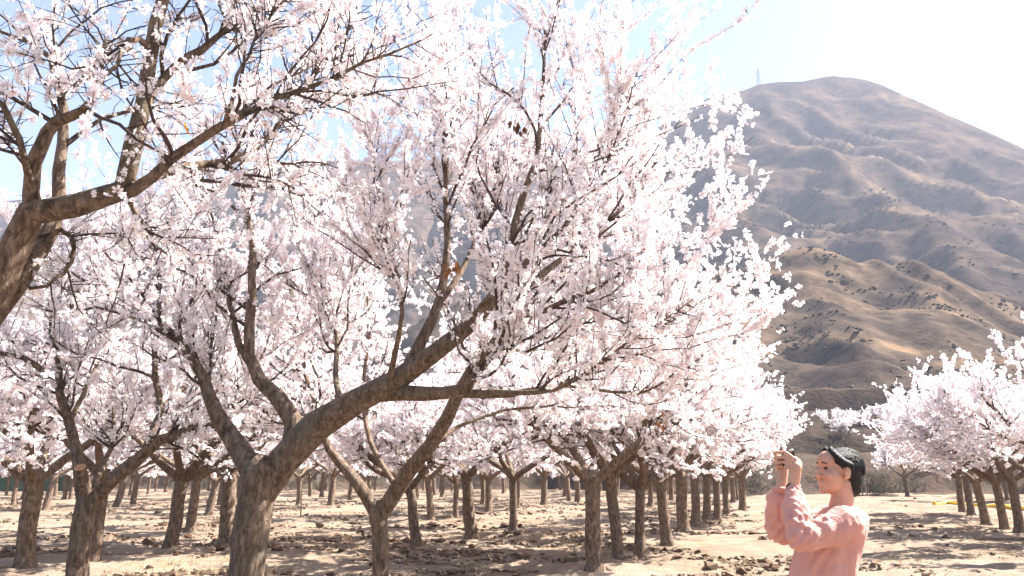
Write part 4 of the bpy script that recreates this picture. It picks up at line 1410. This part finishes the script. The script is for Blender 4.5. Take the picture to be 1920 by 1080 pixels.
# eyes, brows, lips
for sgn in (-1, 1):
    e = Blob(); e.ell(hp(-.0805, sgn * .029, .003), (.0075, .0125, .0050), HR, 14)
    V = np.vstack(e.v) - WB
    me = bpy.data.meshes.new('eye'); me.from_pydata(V.tolist(), [], e.f); me.materials.append(M['eye'])
    obj('eye', me, woman)
    bp = np.array([[*(hp(-.0925, sgn * .012, .026) - WB), .0022], [*(hp(-.0925, sgn * .028, .030) - WB), .0030], [*(hp(-.0815, sgn * .046, .025) - WB), .0016]])
    pp = spline(bp, 8); V, F = tubes(pp[None, :, :3], pp[None, :, 3], 6)
    obj('eyebrow', mesh_np('eyebrow', V, [F], M['hair'], smooth=True), woman)
e = Blob(); e.ell(hp(-.0925, 0, -.0585), (.0075, .0150, .0036), HR, 14); e.ell(hp(-.0905, 0, -.0670), (.0078, .0135, .0042), HR, 14)
V = np.vstack(e.v) - WB
me = bpy.data.meshes.new('lips'); me.from_pydata(V.tolist(), [], e.f); me.materials.append(M['lip'])
me.polygons.foreach_set('use_smooth', np.ones(len(me.polygons), bool))
obj('lips', me, woman)

# hair: close to the skull, swept behind the ears into a short rounded bob
h = Blob()
h.ell(hp(.024, 0, .048), np.array((.096, .080, .070)) * HS, HR, 24)
h.ell(hp(.046, 0, .020), np.array((.075, .083, .080)) * HS, HR, 24)
h.ell(hp(.070, 0, -.020), np.array((.050, .072, .080)) * HS, HR, 24)
h.ell(hp(.076, 0, -.062), np.array((.041, .060, .052)) * HS, HR, 20)
for sgn in (-1, 1):
    h.limb([[*hp(-.052, sgn * .022, .098), .014], [*hp(-.046, sgn * .054, .072), .015], [*hp(-.018, sgn * .074, .042), .014], [*hp(.020, sgn * .080, .030), .014]], 10, 10)
    h.limb([[*hp(-.036, sgn * .060, .060), .010], [*hp(-.026, sgn * .074, .028), .008], [*hp(-.020, sgn * .076, .006), .004]], 8, 8)
hair = h.skin('hair', .0045, 2, M['hair'], woman, WB)
co = np.zeros(len(hair.data.vertices) * 3); hair.data.vertices.foreach_get('co', co); co = co.reshape(-1, 3)
cl = co - (HC - WB)
nn = vnoise(np.arctan2(cl[:, 2] - .02, cl[:, 0] + .05) * 1.2 + 3, cl[:, 1] * 70, 4) * .0028
co += nrm(cl) * nn[:, None]
hair.data.vertices.foreach_set('co', co.ravel()); hair.data.update()
rh = np.random.default_rng(66)
nst = 240
vv = rh.uniform(-.97, .97, nst); f0 = R(1) * rh.uniform(62, 122, nst); f1 = R(1) * rh.uniform(-58, -10, nst)
ph_ = f0[:, None] + (f1 - f0)[:, None] * np.linspace(0, 1, 9)[None]
rr_ = rh.uniform(.985, 1.035, (nst, 1)) + .012 * np.cumsum(rh.normal(size=(nst, 9)), 1) * .35
q3 = np.sqrt(1 - vv ** 2)[:, None]
loc_ = np.stack([.040 + .088 * np.cos(ph_) * q3 * rr_, (.085 * vv)[:, None] * rr_ * (1 - .12 * np.clip(-np.sin(ph_), 0, 1)), .026 + .092 * np.sin(ph_) * q3 * rr_], -1) * HS
P_ = loc_ @ np.array(HR).T + HC - WB
V, F = tubes(P_, np.full((nst, 9), .0011) * np.linspace(1, .5, 9)[None], 3)
obj('hair_strands', mesh_np('hair_strands', V, [F], M['hair'], smooth=True), hair, kind='stuff')

# blouse
c = Blob()
def ring(px, py, dx, dy, ddx=0):
    p = wp(px, py); return [p[0] + ddx, YW, p[2], dx, dy]
c.loft([ring(1577, 949, .056, .066), ring(1577, 957, .080, .112), ring(1573, 968, .100, .168), ring(1565, 990, .116, .185), ring(1555, 1020, .124, .180), ring(1546, 1060, .126, .175), ring(1543, 1100, .130, .174), ring(1556, 1170, .150, .190), ring(1562, 1235, .162, .210)], 34, 40)
for S_, E_, W_, kx in ((SH_N, EL_N, WR_N, 1.0), (SH_F, EL_F, WR_F, 1.12)):
    m1 = S_ * .55 + E_ * .45 + np.array([0, 0, -.014])
    c.limb([[*(S_ + np.array([.0, 0, -.012])), .078], [*m1, .066 * kx], [*(E_ + np.array([.0, 0, -.006])), .058 * kx]], 12, 20)
    fa = E_ * .62 + W_ * .38; fb = E_ * .25 + W_ * .75
    c.limb([[*(E_ + np.array([0, 0, -.004])), .058 * kx], [*fa, .060 * kx], [*fb, .052 * kx], [*(E_ * .10 + W_ * .90), .034]], 14, 20)
    c.ell(E_ * .03 + W_ * .97, (.039, .039, .012), None, 16)
blouse = c.skin('blouse', .0050, 3, M['cloth'], woman, WB)
me = blouse.data
nvt = len(me.vertices)
co = np.zeros(nvt * 3); me.vertices.foreach_get('co', co); co = co.reshape(-1, 3)
no = np.zeros(nvt * 3); me.vertices.foreach_get('normal', no); no = no.reshape(-1, 3)
w = co + WB
def seg_d(p, a, b_):
    ab = b_ - a; t = np.clip(((p - a) @ ab) / (ab @ ab), 0, 1)
    return np.linalg.norm(p - a - t[:, None] * ab, axis=1), t
disp = np.zeros(nvt)
# folds fanning out of the armpit and neck, gathers down the sleeve, hanging folds on the body
arm = np.zeros(nvt)
for S_, E_, W_ in ((SH_N, EL_N, WR_N), (SH_F, EL_F, WR_F)):
    d1, t1 = seg_d(w, S_, E_); d2, t2 = seg_d(w, E_, W_)
    a1 = 1 - sstep(.07, .12, d1); a2 = 1 - sstep(.06, .10, d2)
    arm = np.maximum(arm, np.maximum(a1, a2))
    L1 = np.linalg.norm(E_ - S_); L2 = np.linalg.norm(W_ - E_)
    disp += a1 * .0075 * vnoise(t1 * L1 * 26 + w[:, 2] * 11, w[:, 2] * 9 - w[:, 1] * 7, 91)
    disp += a2 * .0085 * vnoise(t2 * L2 * 30 + w[:, 0] * 14, w[:, 0] * 12 + w[:, 1] * 9, 92)
    cuff = np.exp(-((t2 - .93) / .05) ** 2) * a2
    ang = np.arctan2(w[:, 1] - W_[1], w[:, 0] - W_[0])
    disp += cuff * .005 * np.sin(ang * 13 + t2 * 20)
    el = np.exp(-(np.linalg.norm(w - E_, axis=1) / .075) ** 2)
    disp += el * .008 * np.sin((w[:, 0] - w[:, 2]) * 120 + 2 * vnoise(w[:, 0] * 12, w[:, 1] * 12, 97))
bodyw = 1 - arm
f_ = lambda px, py, dy: wp(px, py, dy)
FOLDS = [(f_(1600, 948, -.09), f_(1560, 975, -.17), .010, .006), (f_(1606, 958, -.12), f_(1568, 962, -.16), .010, .006), (f_(1545, 968, -.21), f_(1575, 1000, -.20), .011, .008),
         (f_(1535, 990, -.24), f_(1560, 1012, -.20), .010, .006), (f_(1612, 985, -.12), f_(1585, 1040, -.16), .012, .010), (f_(1600, 1010, -.14), f_(1560, 1075, -.16), .012, .011),
         (f_(1560, 1015, -.16), f_(1515, 1080, -.12), .012, .012), (f_(1512, 1020, -.10), f_(1500, 1085, -.10), .010, .010), (f_(1498, 925, -.12), f_(1505, 985, -.24), .010, .008),
         (f_(1482, 935, -.14), f_(1478, 985, -.22), .009, .006), (f_(1520, 985, -.27), f_(1490, 1000, -.27), .010, .006), (f_(1505, 960, -.20), f_(1545, 985, -.26), .010, .008),
         (f_(1450, 935, .08), f_(1448, 985, .10), .010, .006), (f_(1466, 930, .02), f_(1468, 985, .06), .010, .006), (f_(1585, 1000, -.21), f_(1530, 1020, -.24), .009, .008),
         (f_(1540, 1035, -.17), f_(1535, 1085, -.17), .009, .010), (f_(1580, 1045, -.16), f_(1583, 1090, -.15), .010, .010)]
disp += bodyw * .012 * vnoise(w[:, 0] * 13 + w[:, 1] * 11 + .8 * vnoise(w[:, 2] * 5, w[:, 0] * 3, 94), w[:, 2] * 2.6, 93) * sstep(1.46, 1.25, w[:, 2])
sh = np.exp(-((w[:, 2] - 1.33) / .06) ** 2)
for (q0, q1, amp, wd) in FOLDS:
    dd, tq = seg_d(w, q0, q1)
    prof = np.exp(-(dd / wd) ** 2) - .75 * np.exp(-((dd - 1.9 * wd) / wd) ** 2)
    disp += amp * prof * np.sin(np.pi * np.clip(tq, .02, .98)) ** .6
disp += bodyw * sh * .007 * vnoise(w[:, 0] * 10, (w[:, 2] + .35 * w[:, 0]) * 34, 95)
co += no * disp[:, None]
me.vertices.foreach_set('co', co.ravel()); me.update()
dm = blouse.modifiers.new('d', 'DECIMATE'); dm.ratio = .5
new = bpy.data.meshes.new_from_object(blouse.evaluated_get(bpy.context.evaluated_depsgraph_get()))
blouse.modifiers.clear(); blouse.data = new

# trousers and shoes (below the frame)
t_ = Blob()
hx = PEL[0] + .01
t_.loft([[PEL[0] + .01, YW, PEL[2] + .12, .115, .16], [PEL[0] + .02, YW, PEL[2] + .0, .128, .185], [PEL[0] + .02, YW, PEL[2] - .10, .120, .18]], 10, 28)
for sgn in (-1, 1):
    t_.limb([[hx, YW + sgn * .088, PEL[2] - .08, .094], [hx - .01, YW + sgn * .092, PEL[2] - .38, .078], [hx + .01, YW + sgn * .092, WB[2] + .14, .068]], 14, 18)
t_.skin('trousers', .014, 2, M['trouser'], woman, WB)
for sgn in (-1, 1):
    s_ = Blob()
    s_.limb([[hx + .05, YW + sgn * .09, WB[2] + .045, .046], [hx - .06, YW + sgn * .10, WB[2] + .042, .045], [hx - .16, YW + sgn * .105, WB[2] + .035, .036]], 10, 14)
    V = np.vstack(s_.v); s_.v = [np.stack([V[:, 0], V[:, 1], np.maximum(V[:, 2], WB[2] + .002)], -1)]
    s_.skin('shoe', .007, 2, M['shoe'], woman, WB)
# cord bracelet with a small silver bead on the near wrist
def torus(name, cpt, axis, R0, r0, m, parent, origin):
    ax = nrm(np.asarray(axis)); u = nrm(np.cross(ax, [0, 1, .2])); v = np.cross(ax, u)
    A = np.arange(24) / 24 * 2 * np.pi; B = np.arange(8) / 8 * 2 * np.pi
    V = np.array([cpt + (R0 + r0 * math.cos(q)) * (math.cos(p) * u + math.sin(p) * v) + r0 * math.sin(q) * ax for p in A for q in B]) - origin
    F = [[i * 8 + j, ((i + 1) % 24) * 8 + j, ((i + 1) % 24) * 8 + (j + 1) % 8, i * 8 + (j + 1) % 8] for i in range(24) for j in range(8)]
    return obj(name, mesh_np(name, V, [np.array(F)], m, smooth=True), parent)
ax = WR_N - EL_N
brc = torus('bracelet', WR_N + nrm(ax) * .006, ax, .0275, .0032, M['cord'], woman, WB)
e = Blob(); e.ell(WR_N + nrm(ax) * .006 + np.array([.026, -.010, .004]) - WB, (.006, .006, .006), None, 12)
me = bpy.data.meshes.new('bead'); me.from_pydata(np.vstack(e.v).tolist(), [], e.f); me.materials.append(M['silver'])
obj('bead', me, brc)

# the phone she holds, screen to her face
PH = PH + np.array([0, 0, .018])
phone = thing('phone', 'dark phone gripped in both of the woman’s raised hands'.replace('’', "'"), 'phone', tuple(PH))
def rbox(name, c, half, bev, m, parent):
    bm = bmesh.new(); bmesh.ops.create_cube(bm, size=2)
    bmesh.ops.scale(bm, vec=half, verts=bm.verts)
    bmesh.ops.bevel(bm, geom=bm.edges[:], offset=bev, segments=2, affect='EDGES')
    bmesh.ops.translate(bm, vec=c, verts=bm.verts)
    me = bpy.data.meshes.new(name); bm.to_mesh(me); bm.free(); me.materials.append(m)
    return obj(name, me, parent)
cs_ = rbox('case', (0, 0, 0), (.0045, .078, .037), .0035, M['phone'], phone)
rbox('screen', (.0048, 0, 0), (.0006, .074, .034), .0004, M['glass'], phone)
rbox('camera_bump', (-.0056, .055, .020), (.0016, .013, .013), .001, M['phone'], phone)

# ------------------------------------------------------------------ haze over the valley
def haze():
    m = bpy.data.materials.new('valley_haze'); m.use_nodes = True
    nt = m.node_tree; nt.nodes.clear()
    o = nt.nodes.new('ShaderNodeOutputMaterial')
    v = nt.nodes.new('ShaderNodeVolumePrincipled')
    v.inputs['Color'].default_value = (.74, .80, 1.0, 1)
    v.inputs['Density'].default_value = .00030
    v.inputs['Anisotropy'].default_value = .0
    nt.links.new(v.outputs[0], o.inputs['Volume'])
    lo = (-1750, -60, -1.8); hi = (1750, 1600, ZMAX + 32)
    bm = bmesh.new(); bmesh.ops.create_cube(bm, size=1)
    for q in bm.verts:
        q.co = [lo[i] if q.co[i] < 0 else hi[i] for i in range(3)]
    me = bpy.data.meshes.new('haze'); bm.to_mesh(me); bm.free(); me.materials.append(m)
    tag(obj('haze', me, kind='stuff'), 'thin bluish haze hanging in the valley air', 'haze')
haze()
